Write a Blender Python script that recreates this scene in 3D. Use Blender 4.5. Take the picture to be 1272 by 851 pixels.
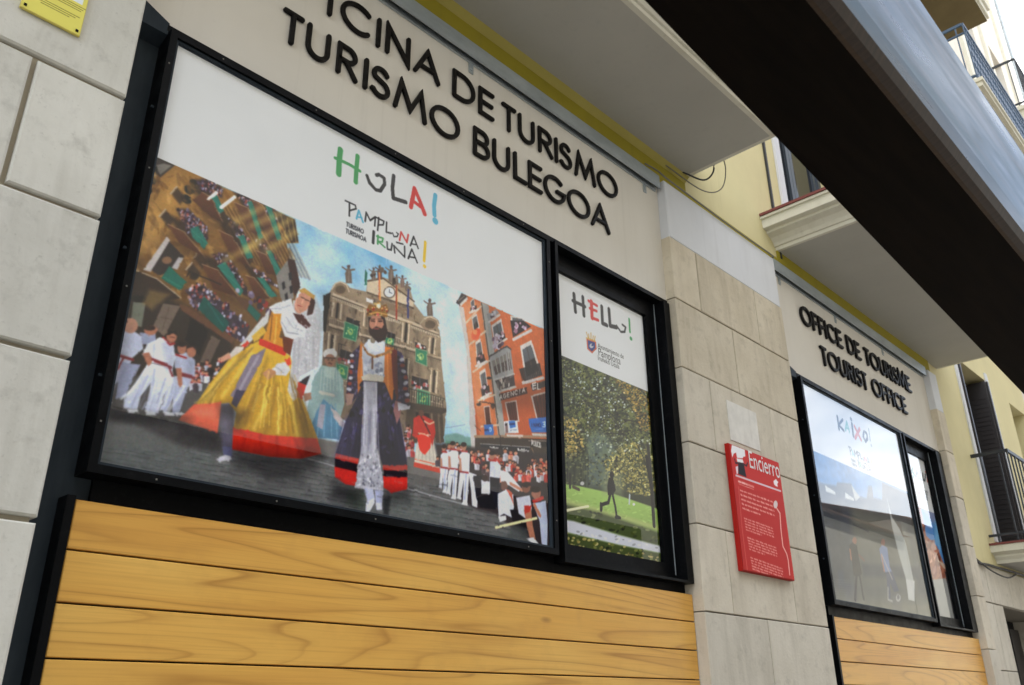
import bpy, math, random
import numpy as np
from mathutils import Matrix, Vector
random.seed(7)
rng = np.random.default_rng(11)
for o in list(bpy.data.objects):
    bpy.data.objects.remove(o)
scene = bpy.context.scene
COL = scene.collection

# ------------------------------------------------------------------ camera
PW, PH, PF = 1272, 851, 1061.1                      # photograph size and focal length in its pixels
RIGHT = np.array([0.68847649, -0.7252063, -0.00871426])
UP = np.array([-0.28197679, -0.27872682, 0.91804164])
FWD = np.array([0.66819848, 0.62959287, 0.39638821])
EYE = np.array([0.0, -2.5, 1.5])
cam_d = bpy.data.cameras.new('camera')
cam = bpy.data.objects.new('camera', cam_d); COL.objects.link(cam)
cam_d.sensor_width = 36.0
cam_d.lens = PF / PW * 36.0
cam_d.clip_start = 0.05; cam_d.clip_end = 2000
m = Matrix(((RIGHT[0], UP[0], -FWD[0], EYE[0]), (RIGHT[1], UP[1], -FWD[1], EYE[1]),
            (RIGHT[2], UP[2], -FWD[2], EYE[2]), (0, 0, 0, 1)))
cam.matrix_world = m
cam_d.dof.use_dof = True
cam_d.dof.focus_distance = 3.3
cam_d.dof.aperture_fstop = 6.5
scene.camera = cam

def at(x, y, Y=0.0):
    """photo pixel -> (X, Z) on the upright plane at depth Y"""
    d = (x - PW / 2) / PF * RIGHT - (y - PH / 2) / PF * UP + FWD
    t = (Y - EYE[1]) / d[1]
    return float(EYE[0] + t * d[0]), float(EYE[2] + t * d[2])

# ------------------------------------------------------------------ world, sun, exposure
SUN_EL, SUN_AZ = math.radians(52), math.radians(28)     # azimuth from +Y (behind the facade) towards +X
world = bpy.data.worlds.new('World'); scene.world = world; world.use_nodes = True
wn, wl = world.node_tree.nodes, world.node_tree.links
bg = wn['Background']
sky = wn.new('ShaderNodeTexSky'); sky.sky_type = 'NISHITA'; sky.sun_disc = False
sky.sun_elevation = SUN_EL; sky.sun_rotation = SUN_AZ
sky.air_density = 1.0; sky.dust_density = 1.5
tcw = wn.new('ShaderNodeTexCoord'); mpw = wn.new('ShaderNodeMapping')
mpw.inputs['Scale'].default_value = (1.6, 1.6, 3.0)
cl = wn.new('ShaderNodeTexNoise'); cl.inputs['Scale'].default_value = 1.7; cl.inputs['Detail'].default_value = 7; cl.inputs['Roughness'].default_value = .56
cr = wn.new('ShaderNodeValToRGB'); cr.color_ramp.elements[0].position = .40; cr.color_ramp.elements[1].position = .60
mxw = wn.new('ShaderNodeMix'); mxw.data_type = 'RGBA'
wl.new(tcw.outputs['Generated'], mpw.inputs['Vector']); wl.new(mpw.outputs['Vector'], cl.inputs['Vector'])
wl.new(cl.outputs['Fac'], cr.inputs['Fac'])
wl.new(cr.outputs['Color'], mxw.inputs[0]); wl.new(sky.outputs['Color'], mxw.inputs[6])
mxw.inputs[7].default_value = (8.8, 8.7, 8.5, 1)
wl.new(mxw.outputs[2], bg.inputs['Color'])
bg.inputs['Strength'].default_value = 0.11
sd = bpy.data.lights.new('sun', 'SUN'); sun = bpy.data.objects.new('sun', sd); COL.objects.link(sun)
sd.energy = 3.2; sd.angle = math.radians(0.6); sd.color = (1, .95, .87)
sdir = Vector((math.sin(SUN_AZ) * math.cos(SUN_EL), math.cos(SUN_AZ) * math.cos(SUN_EL), math.sin(SUN_EL)))
sun.rotation_euler = (-sdir).to_track_quat('-Z', 'Y').to_euler()
sun.location = (0, 5, 30)
scene.view_settings.view_transform = 'Standard'
scene.view_settings.look = 'None'
scene.view_settings.exposure = 2.35
scene.view_settings.gamma = 1.0
scene.view_settings.use_curve_mapping = False
scene.render.engine = 'CYCLES'
scene.cycles.max_bounces = 8
scene.cycles.transparent_max_bounces = 12
scene.cycles.sample_clamp_indirect = 6.0

# ------------------------------------------------------------------ helpers
def s2l(c):
    c = np.asarray(c, float) / 255.0
    return np.where(c <= .04045, c / 12.92, ((c + .055) / 1.055) ** 2.4)

def new_obj(name, me, mat=None, parent=None):
    o = bpy.data.objects.new(name, me); COL.objects.link(o)
    if me is not None and mat is not None and not me.materials:
        me.materials.append(mat)
    if parent is not None:
        o.parent = parent
    return o

def thing(name, label, cat, loc=(0, 0, 0), group=None):
    o = bpy.data.objects.new(name, None); COL.objects.link(o)
    o.empty_display_size = .2
    o.location = loc
    o['label'] = label; o['category'] = cat
    if group: o['group'] = group
    return o

def tag(o, label, cat, group=None):
    o['label'] = label; o['category'] = cat
    if group: o['group'] = group
    return o

class MB:
    """collects faces in world space; build() makes one mesh object (verts made relative to the parent's location)"""
    def __init__(s): s.v = []; s.f = []
    def quad(s, *p):
        n = len(s.v); s.v += [tuple(q) for q in p]; s.f.append(tuple(range(n, n + len(p)))); return s
    def box(s, x0, x1, y0, y1, z0, z1):
        n = len(s.v)
        s.v += [(x0, y0, z0), (x1, y0, z0), (x1, y1, z0), (x0, y1, z0), (x0, y0, z1), (x1, y0, z1), (x1, y1, z1), (x0, y1, z1)]
        s.f += [tuple(n + i for i in q) for q in ((0, 3, 2, 1), (4, 5, 6, 7), (0, 1, 5, 4), (1, 2, 6, 5), (2, 3, 7, 6), (3, 0, 4, 7))]
        return s
    def cbox(s, x0, x1, y0, y1, z0, z1, c, j=0.0):
        """box whose front (y0) edges are chamfered by c"""
        n = len(s.v); r = lambda: random.uniform(-j, j)
        s.v += [(x0, y1, z0), (x1, y1, z0), (x1, y1, z1), (x0, y1, z1),
                (x0, y0 + c, z0), (x1, y0 + c, z0), (x1, y0 + c, z1), (x0, y0 + c, z1),
                (x0 + c + r(), y0, z0 + c + r()), (x1 - c + r(), y0, z0 + c + r()), (x1 - c + r(), y0, z1 - c + r()), (x0 + c + r(), y0, z1 - c + r())]
        F = [(0, 1, 2, 3)]
        for i in range(4):
            k = (i + 1) % 4
            F += [(i, i + 4, k + 4, k), (i + 4, i + 8, k + 8, k + 4)]
        F.append((8, 9, 10, 11))
        s.f += [tuple(n + i for i in q) for q in F]
        return s
    def tube(s, pts, r, n=8):
        P = [Vector(p) for p in pts]; rings = []
        for i, p in enumerate(P):
            d = (P[min(i + 1, len(P) - 1)] - P[max(i - 1, 0)]).normalized()
            a = d.cross(Vector((0, 0, 1)))
            if a.length < 1e-3: a = d.cross(Vector((1, 0, 0)))
            a.normalize(); b = d.cross(a)
            k = len(s.v)
            for j in range(n):
                t = 2 * math.pi * j / n
                s.v.append(tuple(p + a * (r * math.cos(t)) + b * (r * math.sin(t))))
            rings.append(k)
        for i in range(len(rings) - 1):
            for j in range(n):
                s.f.append((rings[i] + j, rings[i] + (j + 1) % n, rings[i + 1] + (j + 1) % n, rings[i + 1] + j))
        s.f.append(tuple(rings[0] + j for j in range(n))[::-1]); s.f.append(tuple(rings[-1] + j for j in range(n)))
        return s
    def ribbon(s, pts, w, y0, dep, bev, closed=False, caps=True):
        """raised stroke in the XZ plane, standing off from y0 towards -Y by dep, with bevelled edge and round ends"""
        P = [np.array(p, float) for p in pts]; N = len(P)
        prof = [(-1, 0, 0), (-1, dep - bev, 0), (-1, dep, bev), (1, dep, bev), (1, dep - bev, 0), (1, 0, 0)]
        sections = []
        def sec(c, nrm, scale):
            out = []
            for sg, d, b in prof:
                q = c + nrm * sg * (w / 2 * scale - b)
                out.append((q[0], y0 - d, q[1]))
            return out
        for i in range(N):
            if closed: a, b = P[i - 1], P[(i + 1) % N]
            else: a, b = P[max(i - 1, 0)], P[min(i + 1, N - 1)]
            d1 = P[i] - a; d2 = b - P[i]
            d1 = d1 / np.linalg.norm(d1) if np.linalg.norm(d1) > 1e-9 else None
            d2 = d2 / np.linalg.norm(d2) if np.linalg.norm(d2) > 1e-9 else None
            if d1 is None: d1 = d2
            if d2 is None: d2 = d1
            t = d1 + d2; t /= np.linalg.norm(t); nrm = np.array([-t[1], t[0]])
            cosh = max(.35, float(np.dot(nrm, np.array([-d1[1], d1[0]]))))
            sections.append(sec(P[i], nrm, 1 / cosh))
        base = len(s.v)
        for q in sections: s.v += q
        K = len(prof)
        rngi = range(N if closed else N - 1)
        for i in rngi:
            a = base + i * K; b = base + ((i + 1) % N) * K
            for k in range(K - 1):
                s.f.append((a + k, a + k + 1, b + k + 1, b + k))
        if not closed and caps:
            for end in (0, N - 1):
                t = (P[0] - P[1]) if end == 0 else (P[-1] - P[-2]); t /= np.linalg.norm(t)
                n0 = np.array([-t[1], t[0]]); M = 7
                outer = []; mid = []; top = []
                for j in range(M + 1):
                    a = math.pi * j / M
                    dr = n0 * math.cos(a) + t * math.sin(a)
                    q = P[end] + dr * w / 2; r = P[end] + dr * (w / 2 - bev)
                    outer.append((q[0], y0, q[1])); mid.append((q[0], y0 - dep + bev, q[1])); top.append((r[0], y0 - dep, r[1]))
                b0 = len(s.v); s.v += outer + mid + top
                for j in range(M):
                    s.f.append((b0 + j, b0 + j + 1, b0 + M + 1 + j + 1, b0 + M + 1 + j))
                    s.f.append((b0 + M + 1 + j, b0 + M + 1 + j + 1, b0 + 2 * M + 2 + j + 1, b0 + 2 * M + 2 + j))
                s.f.append(tuple(b0 + 2 * M + 2 + j for j in range(M + 1)))
        return s
    def mesh(s, name, off=(0, 0, 0), smooth=False):
        me = bpy.data.meshes.new(name)
        me.from_pydata([(a - off[0], b - off[1], c - off[2]) for a, b, c in s.v], [], s.f)
        if smooth: me.polygons.foreach_set('use_smooth', [True] * len(me.polygons))
        me.update()
        return me
    def build(s, name, mat, parent=None, smooth=False, fix=True):
        import bmesh
        # origin at the piece's own centre, so per-object textures differ from piece to piece
        A = np.array(s.v); c = (A.min(0) + A.max(0)) / 2
        me = s.mesh(name, c, smooth)
        if fix:
            bm = bmesh.new(); bm.from_mesh(me); bmesh.ops.recalc_face_normals(bm, faces=bm.faces); bm.to_mesh(me); bm.free()
        o = new_obj(name, me, mat, parent)
        pl = root_loc(parent)
        o.location = (c[0] - pl[0], c[1] - pl[1], c[2] - pl[2])
        return o

def root_loc(p):
    l = np.zeros(3)
    while p is not None:
        l += np.array(p.location); p = p.parent
    return l

# ------------------------------------------------------------------ materials
def mat(name, col, rough=.6, metal=0.0, spec=.5):
    M = bpy.data.materials.new(name); M.use_nodes = True
    b = M.node_tree.nodes['Principled BSDF']
    b.inputs['Base Color'].default_value = (*col, 1); b.inputs['Roughness'].default_value = rough
    b.inputs['Metallic'].default_value = metal; b.inputs['Specular IOR Level'].default_value = spec
    return M
def nd(M, t, **kw):
    n = M.node_tree.nodes.new(t)
    for k, v in kw.items():
        if k in n.inputs: n.inputs[k].default_value = v
        else: setattr(n, k, v)
    return n
def lk(M, a, b): M.node_tree.links.new(a, b)
def coords(M, scale=(1, 1, 1), rnd=0.0, space='Object'):
    tc = nd(M, 'ShaderNodeTexCoord'); mp = nd(M, 'ShaderNodeMapping'); mp.inputs['Scale'].default_value = scale
    lk(M, tc.outputs[space], mp.inputs['Vector'])
    if rnd:
        oi = nd(M, 'ShaderNodeObjectInfo'); mu = nd(M, 'ShaderNodeMath', operation='MULTIPLY'); mu.inputs[1].default_value = rnd
        lk(M, oi.outputs['Random'], mu.inputs[0]); lk(M, mu.outputs[0], mp.inputs['Location'])
    return mp.outputs['Vector']
def ramp(M, src, stops):
    r = nd(M, 'ShaderNodeValToRGB'); e = r.color_ramp.elements
    while len(e) < len(stops): e.new(.5)
    for i, (p, c) in enumerate(stops):
        e[i].position = p; e[i].color = (*c, 1) if len(c) == 3 else c
    lk(M, src, r.inputs['Fac']); return r.outputs['Color']
def noise(M, vec, scale, detail=4, rough=.55, dist=0):
    n = nd(M, 'ShaderNodeTexNoise'); n.inputs['Scale'].default_value = scale; n.inputs['Detail'].default_value = detail
    n.inputs['Roughness'].default_value = rough; n.inputs['Distortion'].default_value = dist
    lk(M, vec, n.inputs['Vector']); return n.outputs['Fac']
def mix(M, fac, a, b, mode='MIX'):
    n = nd(M, 'ShaderNodeMix'); n.data_type = 'RGBA'; n.blend_type = mode
    for src, i in ((fac, 0), (a, 6), (b, 7)):
        if hasattr(src, 'is_linked') or hasattr(src, 'links'): lk(M, src, n.inputs[i])
        elif i == 0: n.inputs[0].default_value = src
        else: n.inputs[i].default_value = (*src, 1)
    return n.outputs[2]
def bump(M, h, strength=.2, dist=.01):
    n = nd(M, 'ShaderNodeBump'); n.inputs['Strength'].default_value = strength; n.inputs['Distance'].default_value = dist
    lk(M, h, n.inputs['Height']); lk(M, n.outputs['Normal'], M.node_tree.nodes['Principled BSDF'].inputs['Normal'])
def setc(M, c): lk(M, c, M.node_tree.nodes['Principled BSDF'].inputs['Base Color'])
def setr(M, c): lk(M, c, M.node_tree.nodes['Principled BSDF'].inputs['Roughness'])

def stone_mat(name, a, b, c, streak, rnd_amt=.12):
    M = mat(name, a, .82, spec=.3)
    v = coords(M, (1, 1, 1), 37.0)
    vs = coords(M, (3.2, 3.2, .55), 37.0)
    n1 = noise(M, v, 3.2, 6, .62); n2 = noise(M, vs, 3.0, 5, .6, .4); n3 = noise(M, v, 60, 3, .6); n4 = noise(M, v, 13, 5, .65)
    col = ramp(M, n1, [(.32, a), (.68, b)])
    col = mix(M, ramp(M, n2, [(.48, (0, 0, 0)), (.74, (streak,) * 3)]), col, c)
    col = mix(M, ramp(M, n4, [(.54, (0, 0, 0)), (.78, (.42,) * 3)]), col, tuple(.62 * q for q in c))
    col = mix(M, ramp(M, n3, [(.62, (0, 0, 0)), (.78, (.28,) * 3)]), col, tuple(.5 * q for q in c))
    oi = nd(M, 'ShaderNodeObjectInfo')
    hv = nd(M, 'ShaderNodeHueSaturation')
    mr = nd(M, 'ShaderNodeMapRange'); mr.inputs['To Min'].default_value = 1 - rnd_amt; mr.inputs['To Max'].default_value = 1 + rnd_amt
    lk(M, oi.outputs['Random'], mr.inputs['Value']); lk(M, mr.outputs['Result'], hv.inputs['Value']); lk(M, col, hv.inputs['Color'])
    setc(M, hv.outputs['Color'])
    ad = nd(M, 'ShaderNodeMath', operation='ADD'); lk(M, n3, ad.inputs[0]); lk(M, n4, ad.inputs[1])
    bump(M, ad.outputs[0], .35, .005)
    return M

def plaster_mat(name, col, var=.12, stain=None, sc=2.2, grain=.12):
    M = mat(name, col, .88, spec=.25)
    v = coords(M); vs = coords(M, (2.5, 2.5, .5))
    n1 = noise(M, v, sc, 6, .6); n2 = noise(M, v, 150, 2, .5); n3 = noise(M, vs, 2.0, 5, .6)
    d = tuple(q * (1 - var) for q in col); l = tuple(min(1, q * (1 + var * .6)) for q in col)
    c = ramp(M, n1, [(.3, d), (.7, l)])
    if stain:
        c = mix(M, ramp(M, n3, [(.52, (0, 0, 0)), (.78, (.45,) * 3)]), c, stain)
        n5 = noise(M, coords(M, (9, 9, .35)), 2.0, 4, .6); c = mix(M, ramp(M, n5, [(.58, (0, 0, 0)), (.80, (.30,) * 3)]), c, tuple(.8 * q for q in stain))
        n6 = noise(M, v, 26, 5, .7); c = mix(M, ramp(M, n6, [(.66, (0, 0, 0)), (.80, (.35,) * 3)]), c, tuple(.7 * q for q in stain))
    setc(M, c); bump(M, n2, grain, .002)
    return M

M_STONE_L = stone_mat('pale_limestone', (.57, .56, .505), (.66, .65, .595), (.43, .415, .365), .45, .05)
M_STONE = stone_mat('tan_limestone', (.52, .455, .34), (.62, .555, .435), (.38, .325, .235), .55, .08)
M_STONE_B = stone_mat('grey_limestone', (.52, .48, .40), (.60, .56, .475), (.38, .345, .28), .5, .07)
M_STONE_M = stone_mat('buff_limestone', (.52, .468, .375), (.61, .557, .455), (.38, .335, .26), .5, .07)
M_MORTAR = mat('mortar', (.20, .175, .135), .95)
M_MORTAR_L = plaster_mat('pale_mortar', (.40, .355, .27), .12)
M_PANEL = plaster_mat('cream_render', (.70, .665, .595), .05, (.62, .58, .505), 1.5, .10)
M_WHITE = plaster_mat('white_render', (.66, .675, .70), .06, (.52, .525, .53), 2.0)
M_YELLOW = plaster_mat('pale_yellow_render', (.66, .59, .33), .08, (.52, .46, .25), 1.4)
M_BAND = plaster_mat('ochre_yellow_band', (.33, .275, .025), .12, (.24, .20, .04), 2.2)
M_FILLET = plaster_mat('ochre_fillet', (.40, .34, .09), .1)
M_SOFFIT = plaster_mat('balcony_soffit', (.43, .42, .375), .07, (.40, .395, .36), 1.1)
M_MOULD = plaster_mat('cornice_paint', (.66, .64, .54), .06, (.47, .44, .33), 2.5)
M_CREAMWALL = plaster_mat('cream_wall', (.66, .61, .52), .08)
M_BLACK = mat('black_steel', (.008, .009, .011), .5, spec=.08)
v = coords(M_BLACK, (1, 1, 1), 9); setr(M_BLACK, ramp(M_BLACK, noise(M_BLACK, v, 9, 5, .6), [(.3, (.30,) * 3), (.7, (.55,) * 3)]))
setc(M_BLACK, ramp(M_BLACK, noise(M_BLACK, v, 45, 4, .7), [(.55, (.003, .0034, .0042)), (.85, (.012, .0125, .0135))]))
M_PLATE = mat('blue_grey_steel', (.026, .034, .042), .5, spec=.1)
v = coords(M_PLATE, (1, 1, .25), 5); setc(M_PLATE, ramp(M_PLATE, noise(M_PLATE, v, 14, 5, .65), [(.3, (.022, .030, .039)), (.75, (.040, .052, .064))]))
M_DARK = mat('dark_void', (.008, .008, .009), .9)
M_LETTER = mat('black_letter', (.014, .012, .011), .5, spec=.12)
setc(M_LETTER, ramp(M_LETTER, noise(M_LETTER, coords(M_LETTER, (1, 1, 1), 11), 30, 5, .65), [(.35, (.004, .0036, .0034)), (.8, (.018, .015, .013))]))
M_ZINC = mat('zinc_track', (.40, .45, .47), .45, metal=.35)
setc(M_ZINC, ramp(M_ZINC, noise(M_ZINC, coords(M_ZINC, (.4, 1, 1)), 12, 5, .6), [(.3, (.30, .34, .36)), (.75, (.46, .51, .53))]))
M_CABLE = mat('cable_grey', (.16, .15, .13), .7)
M_CABLE_K = mat('cable_black', (.02, .02, .02), .6)
M_IRON = mat('wrought_iron', (.018, .022, .030), .5)
M_BLUEIRON = mat('blue_iron', (.035, .075, .14), .5)
M_WFRAME = mat('white_window_frame', (.62, .64, .66), .5)
M_BROWNSH = mat('brown_shutter', (.020, .016, .016), .5)
M_RED = mat('red_enamel', (.38, .016, .012), .55, spec=.12)
M_MAROON = mat('maroon_tile', (.16, .035, .03), .6)

def wood_mat():
    M = mat('varnished_pine', (.6, .38, .12), .36, spec=.4)
    v = coords(M, (.15, 1, 2.3), 53.0)
    v2 = coords(M, (.9, 6, 55), 53.0)
    f = noise(M, v, 1.7, 1.6, .42, .35)
    mu = nd(M, 'ShaderNodeMath', operation='MULTIPLY'); mu.inputs[1].default_value = 21.0; lk(M, f, mu.inputs[0])
    fr = nd(M, 'ShaderNodeMath', operation='FRACT'); lk(M, mu.outputs[0], fr.inputs[0])
    ring = ramp(M, fr.outputs[0], [(0, (.25,) * 3), (.12, (.03,) * 3), (.55, (.0,) * 3), (.84, (.30,) * 3), (.95, (.85,) * 3), (1.0, (.35,) * 3)])
    big = noise(M, coords(M, (.5, 1, 1.5), 53.0), 1.9, 3, .5)
    base = ramp(M, big, [(.30, (.60, .265, .036)), (.5, (.70, .355, .058)), (.72, (.78, .465, .105))])
    oi = nd(M, 'ShaderNodeObjectInfo')
    base = mix(M, ramp(M, oi.outputs['Random'], [(0, (0, 0, 0)), (1, (.5,) * 3)]), base, (.78, .48, .12))
    gate = noise(M, coords(M, (.6, 1, 3), 23.0), 3.0, 3, .6)
    rm = nd(M, 'ShaderNodeMath', operation='MULTIPLY'); lk(M, ramp(M, gate, [(.35, (.28,) * 3), (.65, (.80,) * 3)]), rm.inputs[1]); lk(M, ring, rm.inputs[0])
    c = mix(M, rm.outputs[0], base, (.33, .130, .02))
    fine = noise(M, v2, 3.0, 3, .6)
    c = mix(M, ramp(M, fine, [(.46, (0, 0, 0)), (.78, (.36,) * 3)]), c, (.44, .20, .04))
    # knots
    vo = nd(M, 'ShaderNodeTexVoronoi'); vo.inputs['Scale'].default_value = 2.3; lk(M, coords(M, (.55, 1, 1.6), 71.0), vo.inputs['Vector'])
    c = mix(M, ramp(M, vo.outputs['Distance'], [(.015, (.75,) * 3), (.06, (0, 0, 0))]), c, (.20, .075, .02))
    blot = noise(M, coords(M, (1, 1, 1), 31.0), 8, 4, .6)
    c = mix(M, ramp(M, blot, [(.55, (0, 0, 0)), (.8, (.3,) * 3)]), c, (.50, .26, .06))
    setc(M, c); bump(M, fine, .06, .002)
    return M
M_WOOD = wood_mat()

def soft_print(name):
    M = mat(name, (.5, .5, .5), .6, spec=.1)
    a = nd(M, 'ShaderNodeAttribute', attribute_name='ink'); setc(M, a.outputs['Color'])
    return M
M_PRINT = soft_print('printed_film')
M_PRINT_SIGN = soft_print('printed_enamel'); M_PRINT_SIGN.node_tree.nodes['Principled BSDF'].inputs['Roughness'].default_value = .55; M_PRINT_SIGN.node_tree.nodes['Principled BSDF'].inputs['Specular IOR Level'].default_value = .1

def glass_mat(name, tint=(1, 1, 1)):
    M = bpy.data.materials.new(name); M.use_nodes = True; nt = M.node_tree; nt.nodes.clear()
    out = nt.nodes.new('ShaderNodeOutputMaterial'); tr = nt.nodes.new('ShaderNodeBsdfTransparent'); gl = nt.nodes.new('ShaderNodeBsdfGlossy')
    mx = nt.nodes.new('ShaderNodeMixShader'); fr = nt.nodes.new('ShaderNodeFresnel'); ge = nt.nodes.new('ShaderNodeNewGeometry')
    inv = nt.nodes.new('ShaderNodeMath'); inv.operation = 'SUBTRACT'; inv.inputs[0].default_value = 1
    mu = nt.nodes.new('ShaderNodeMath'); mu.operation = 'MULTIPLY'
    tr.inputs['Color'].default_value = (*tint, 1); gl.inputs['Roughness'].default_value = .0; fr.inputs['IOR'].default_value = 1.55
    gl.inputs['Color'].default_value = (1, 1, 1, 1)
    L = nt.links.new
    L(ge.outputs['Backfacing'], inv.inputs[1]); L(fr.outputs[0], mu.inputs[0]); L(inv.outputs[0], mu.inputs[1])
    L(mu.outputs[0], mx.inputs[0]); L(tr.outputs[0], mx.inputs[1]); L(gl.outputs[0], mx.inputs[2]); L(mx.outputs[0], out.inputs['Surface'])
    return M
M_GLASS = glass_mat('window_glass')
M_ROOMGLASS = mat('dark_room_glass', (.012, .015, .02), .06, spec=.6)
# ------------------------------------------------------------------ ground
def structure(name, mb, mt):
    o = mb.build(name, mt); o['kind'] = 'structure'; return o
M_ASPH = plaster_mat('street_paving', (.20, .19, .175), .2, (.12, .12, .11), 1.2)
M_PAVE = plaster_mat('pavement_slabs', (.32, .30, .27), .15, (.2, .19, .17), 1.5)
structure('ground', MB().quad((-400, -400, -.12), (400, -400, -.12), (400, 400, -.12), (-400, 400, -.12)), M_ASPH)
structure('pavement', MB().box(-30, 60, -3.4, .05, -.3, 0), M_PAVE)
structure('pavement_far_side', MB().box(-30, 90, -12, -8.4, -.3, 0), M_PAVE)

def wall_mesh(mb, x0, x1, z0, z1, y, holes, depth, back=None):
    """front sheet with rectangular holes and their reveals (one mesh)"""
    xs = sorted({x0, x1, *[h[0] for h in holes], *[h[1] for h in holes]}); zs = sorted({z0, z1, *[h[2] for h in holes], *[h[3] for h in holes]})
    for i in range(len(xs) - 1):
        for k in range(len(zs) - 1):
            cx, cz = (xs[i] + xs[i + 1]) / 2, (zs[k] + zs[k + 1]) / 2
            if any(h[0] < cx < h[1] and h[2] < cz < h[3] for h in holes): continue
            mb.quad((xs[i], y, zs[k]), (xs[i + 1], y, zs[k]), (xs[i + 1], y, zs[k + 1]), (xs[i], y, zs[k + 1]))
    for a, b, c, d in holes:
        e = y + depth
        mb.quad((a, y, c), (a, e, c), (a, e, d), (a, y, d)); mb.quad((b, y, c), (b, y, d), (b, e, d), (b, e, c))
        mb.quad((a, y, d), (a, e, d), (b, e, d), (b, y, d)); mb.quad((a, y, c), (b, y, c), (b, e, c), (a, e, c))
    if back is not None:     # closed block behind the sheet: top, ends
        mb.quad((x0, y, z1), (x1, y, z1), (x1, back, z1), (x0, back, z1))
        mb.quad((x0, y, z0), (x0, y, z1), (x0, back, z1), (x0, back, z0)); mb.quad((x1, y, z0), (x1, back, z0), (x1, back, z1), (x1, y, z1))
        mb.quad((x0, back, z0), (x0, back, z1), (x1, back, z1), (x1, back, z0))
    return mb

def french_window(parent, x0, x1, z0, z1, y, fmat, leaves=2, shutters=None):
    """joinery set back in a reveal: casing, leaves with panes; returns the window part"""
    w = MB(); t = .06
    w.box(x0, x0 + t, y - .05, y + .05, z0, z1).box(x1 - t, x1, y - .05, y + .05, z0, z1).box(x0 + t, x1 - t, y - .05, y + .05, z1 - t, z1)
    lw = (x1 - x0 - 2 * t) / leaves
    for i in range(leaves):
        a = x0 + t + i * lw + .004; b = a + lw - .008; s = .055
        w.box(a, a + s, y - .03, y + .02, z0 + .01, z1 - t - .004).box(b - s, b, y - .03, y + .02, z0 + .01, z1 - t - .004)
        w.box(a + s, b - s, y - .03, y + .02, z0 + .01, z0 + .32).box(a + s, b - s, y - .03, y + .02, z1 - t - .08, z1 - t - .004)
        w.box(a + s, b - s, y - .028, y + .018, z0 + (z1 - z0) * .62, z0 + (z1 - z0) * .62 + .035)
    o = w.build('window', fmat, parent)
    for i in range(leaves):
        a = x0 + t + i * lw + .06; b = a + lw - .12
        MB().box(a, b, y - .006, y + .004, z0 + .32, z1 - t - .08).build('pane', M_ROOMGLASS, o)
    if shutters:
        for sx, sg in ((x0, 1), (x1, -1)):
            q = MB()
            for k in range(2):
                a = sx + sg * (.012 + k * .045); q.box(min(a, a + sg * .032), max(a, a + sg * .032), y - .30 + .02 * k, y - .06, z0 + .02, z1 - .03)
                for n in range(int((z1 - z0 - .3) / .055)):
                    zz = z0 + .14 + n * .055
                    q.box(min(a - sg * .006, a + sg * .038), max(a - sg * .006, a + sg * .038), y - .27 + .02 * k, y - .09, zz, zz + .03)
            q.build('shutter', shutters, o)
    return o

def balcony(parent, x0, x1, d, z, profile, mt, soff, top_mat=None, rail=None, rail_h=1.0, y=0.0, pitch=.11, solid=False, bars_from=None):
    s = MB()
    ring = lambda off, zz: [(x0 - off, y, zz), (x0 - off, y - d - off, zz), (x1 + off, y - d - off, zz), (x1 + off, y, zz)]
    R = [ring(a, z + b) for a, b in profile]
    for p, q in zip(R, R[1:]):
        for i in range(3): s.quad(p[i], p[i + 1], q[i + 1], q[i])
    s.quad(*R[-1])
    o = s.build('balcony', mt, parent)
    s = MB().quad(*[(a, b, c) for a, b, c in R[0]][::-1]); s.build('soffit', soff, o)
    off, zt = profile[-1][0], z + profile[-1][1]
    if top_mat:
        s = MB().box(x0 - off - .012, x1 + off + .012, y - d - off - .012, y - .002, zt + .001, zt + .022); s.build('floor_tile', top_mat, o); zt += .022
    if rail:
        r = MB(); e = off - .06
        a, b, c = x0 - e, x1 + e, y - d - e
        for zz, hh in ((zt + .07, .012), (zt + rail_h - .03, .018), (zt + rail_h * .82, .010))[:3 if solid else 2]:
            r.box(a, b, c - .012, c + .012, zz, zz + hh * 2).box(a - .012, a + .012, c + .013, y, zz, zz + hh * 2).box(b - .012, b + .012, c + .013, y, zz, zz + hh * 2)
        n = int((b - a) / pitch)
        for i in range(n + 1):
            xx = a + (b - a) * i / n; r.box(xx - .007, xx + .007, c - .007, c + .007, zt, zt + rail_h - .03)
            if solid and i < n:
                for q in range(4):
                    zz = zt + .12 + q * rail_h * .2; r.box(xx + .02, xx + pitch - .02, c - .004, c + .004, zz, zz + .085)
        n = max(2, int((y - c) / (pitch * 1.6)))
        for i in range(n):
            yy = c + (y - c) * (i + .5) / n
            for xx in (a, b): r.box(xx - .007, xx + .007, yy - .007, yy + .007, zt, zt + rail_h - .03)
        r.build('railing', rail, o)
    return o

M_BLUEJ = mat('blue_grey_joinery', (.06, .075, .095), .5)
# ------------------------------------------------------------------ tourist office building
B = thing('tourist_office_building', 'yellow building with stone piers, cream fascia panels and tourist office windows', 'building', (4, .2, 0))
X_END = 8.88
upper_holes = [(6.02, 7.25, 4.98, 7.35), (1.2, 2.4, 4.98, 7.35), (6.02, 7.25, 8.3, 10.5), (1.2, 2.4, 8.3, 10.5), (6.02, 7.25, 11.6, 13.6), (1.2, 2.4, 11.6, 13.6)]
w = wall_mesh(MB(), -9, X_END, 4.690, 18.5, 0.0, upper_holes, .26, back=9.0)
wall = w.build('wall', M_YELLOW, B, fix=False)
MB().quad((-9, .6, 0), (X_END, .6, 0), (X_END, .6, 4.72), (-9, .6, 4.72)).build('inner_wall', M_DARK, B, fix=False)
MB().box(-9, -1.25, -.02, .5, 0, 4.685).build('rendered_wall', M_PANEL, B)
for h in upper_holes: french_window(B, h[0] + .003, h[1] - .003, h[2] + .003, h[3] - .003, .2, M_BLUEJ)
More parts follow.
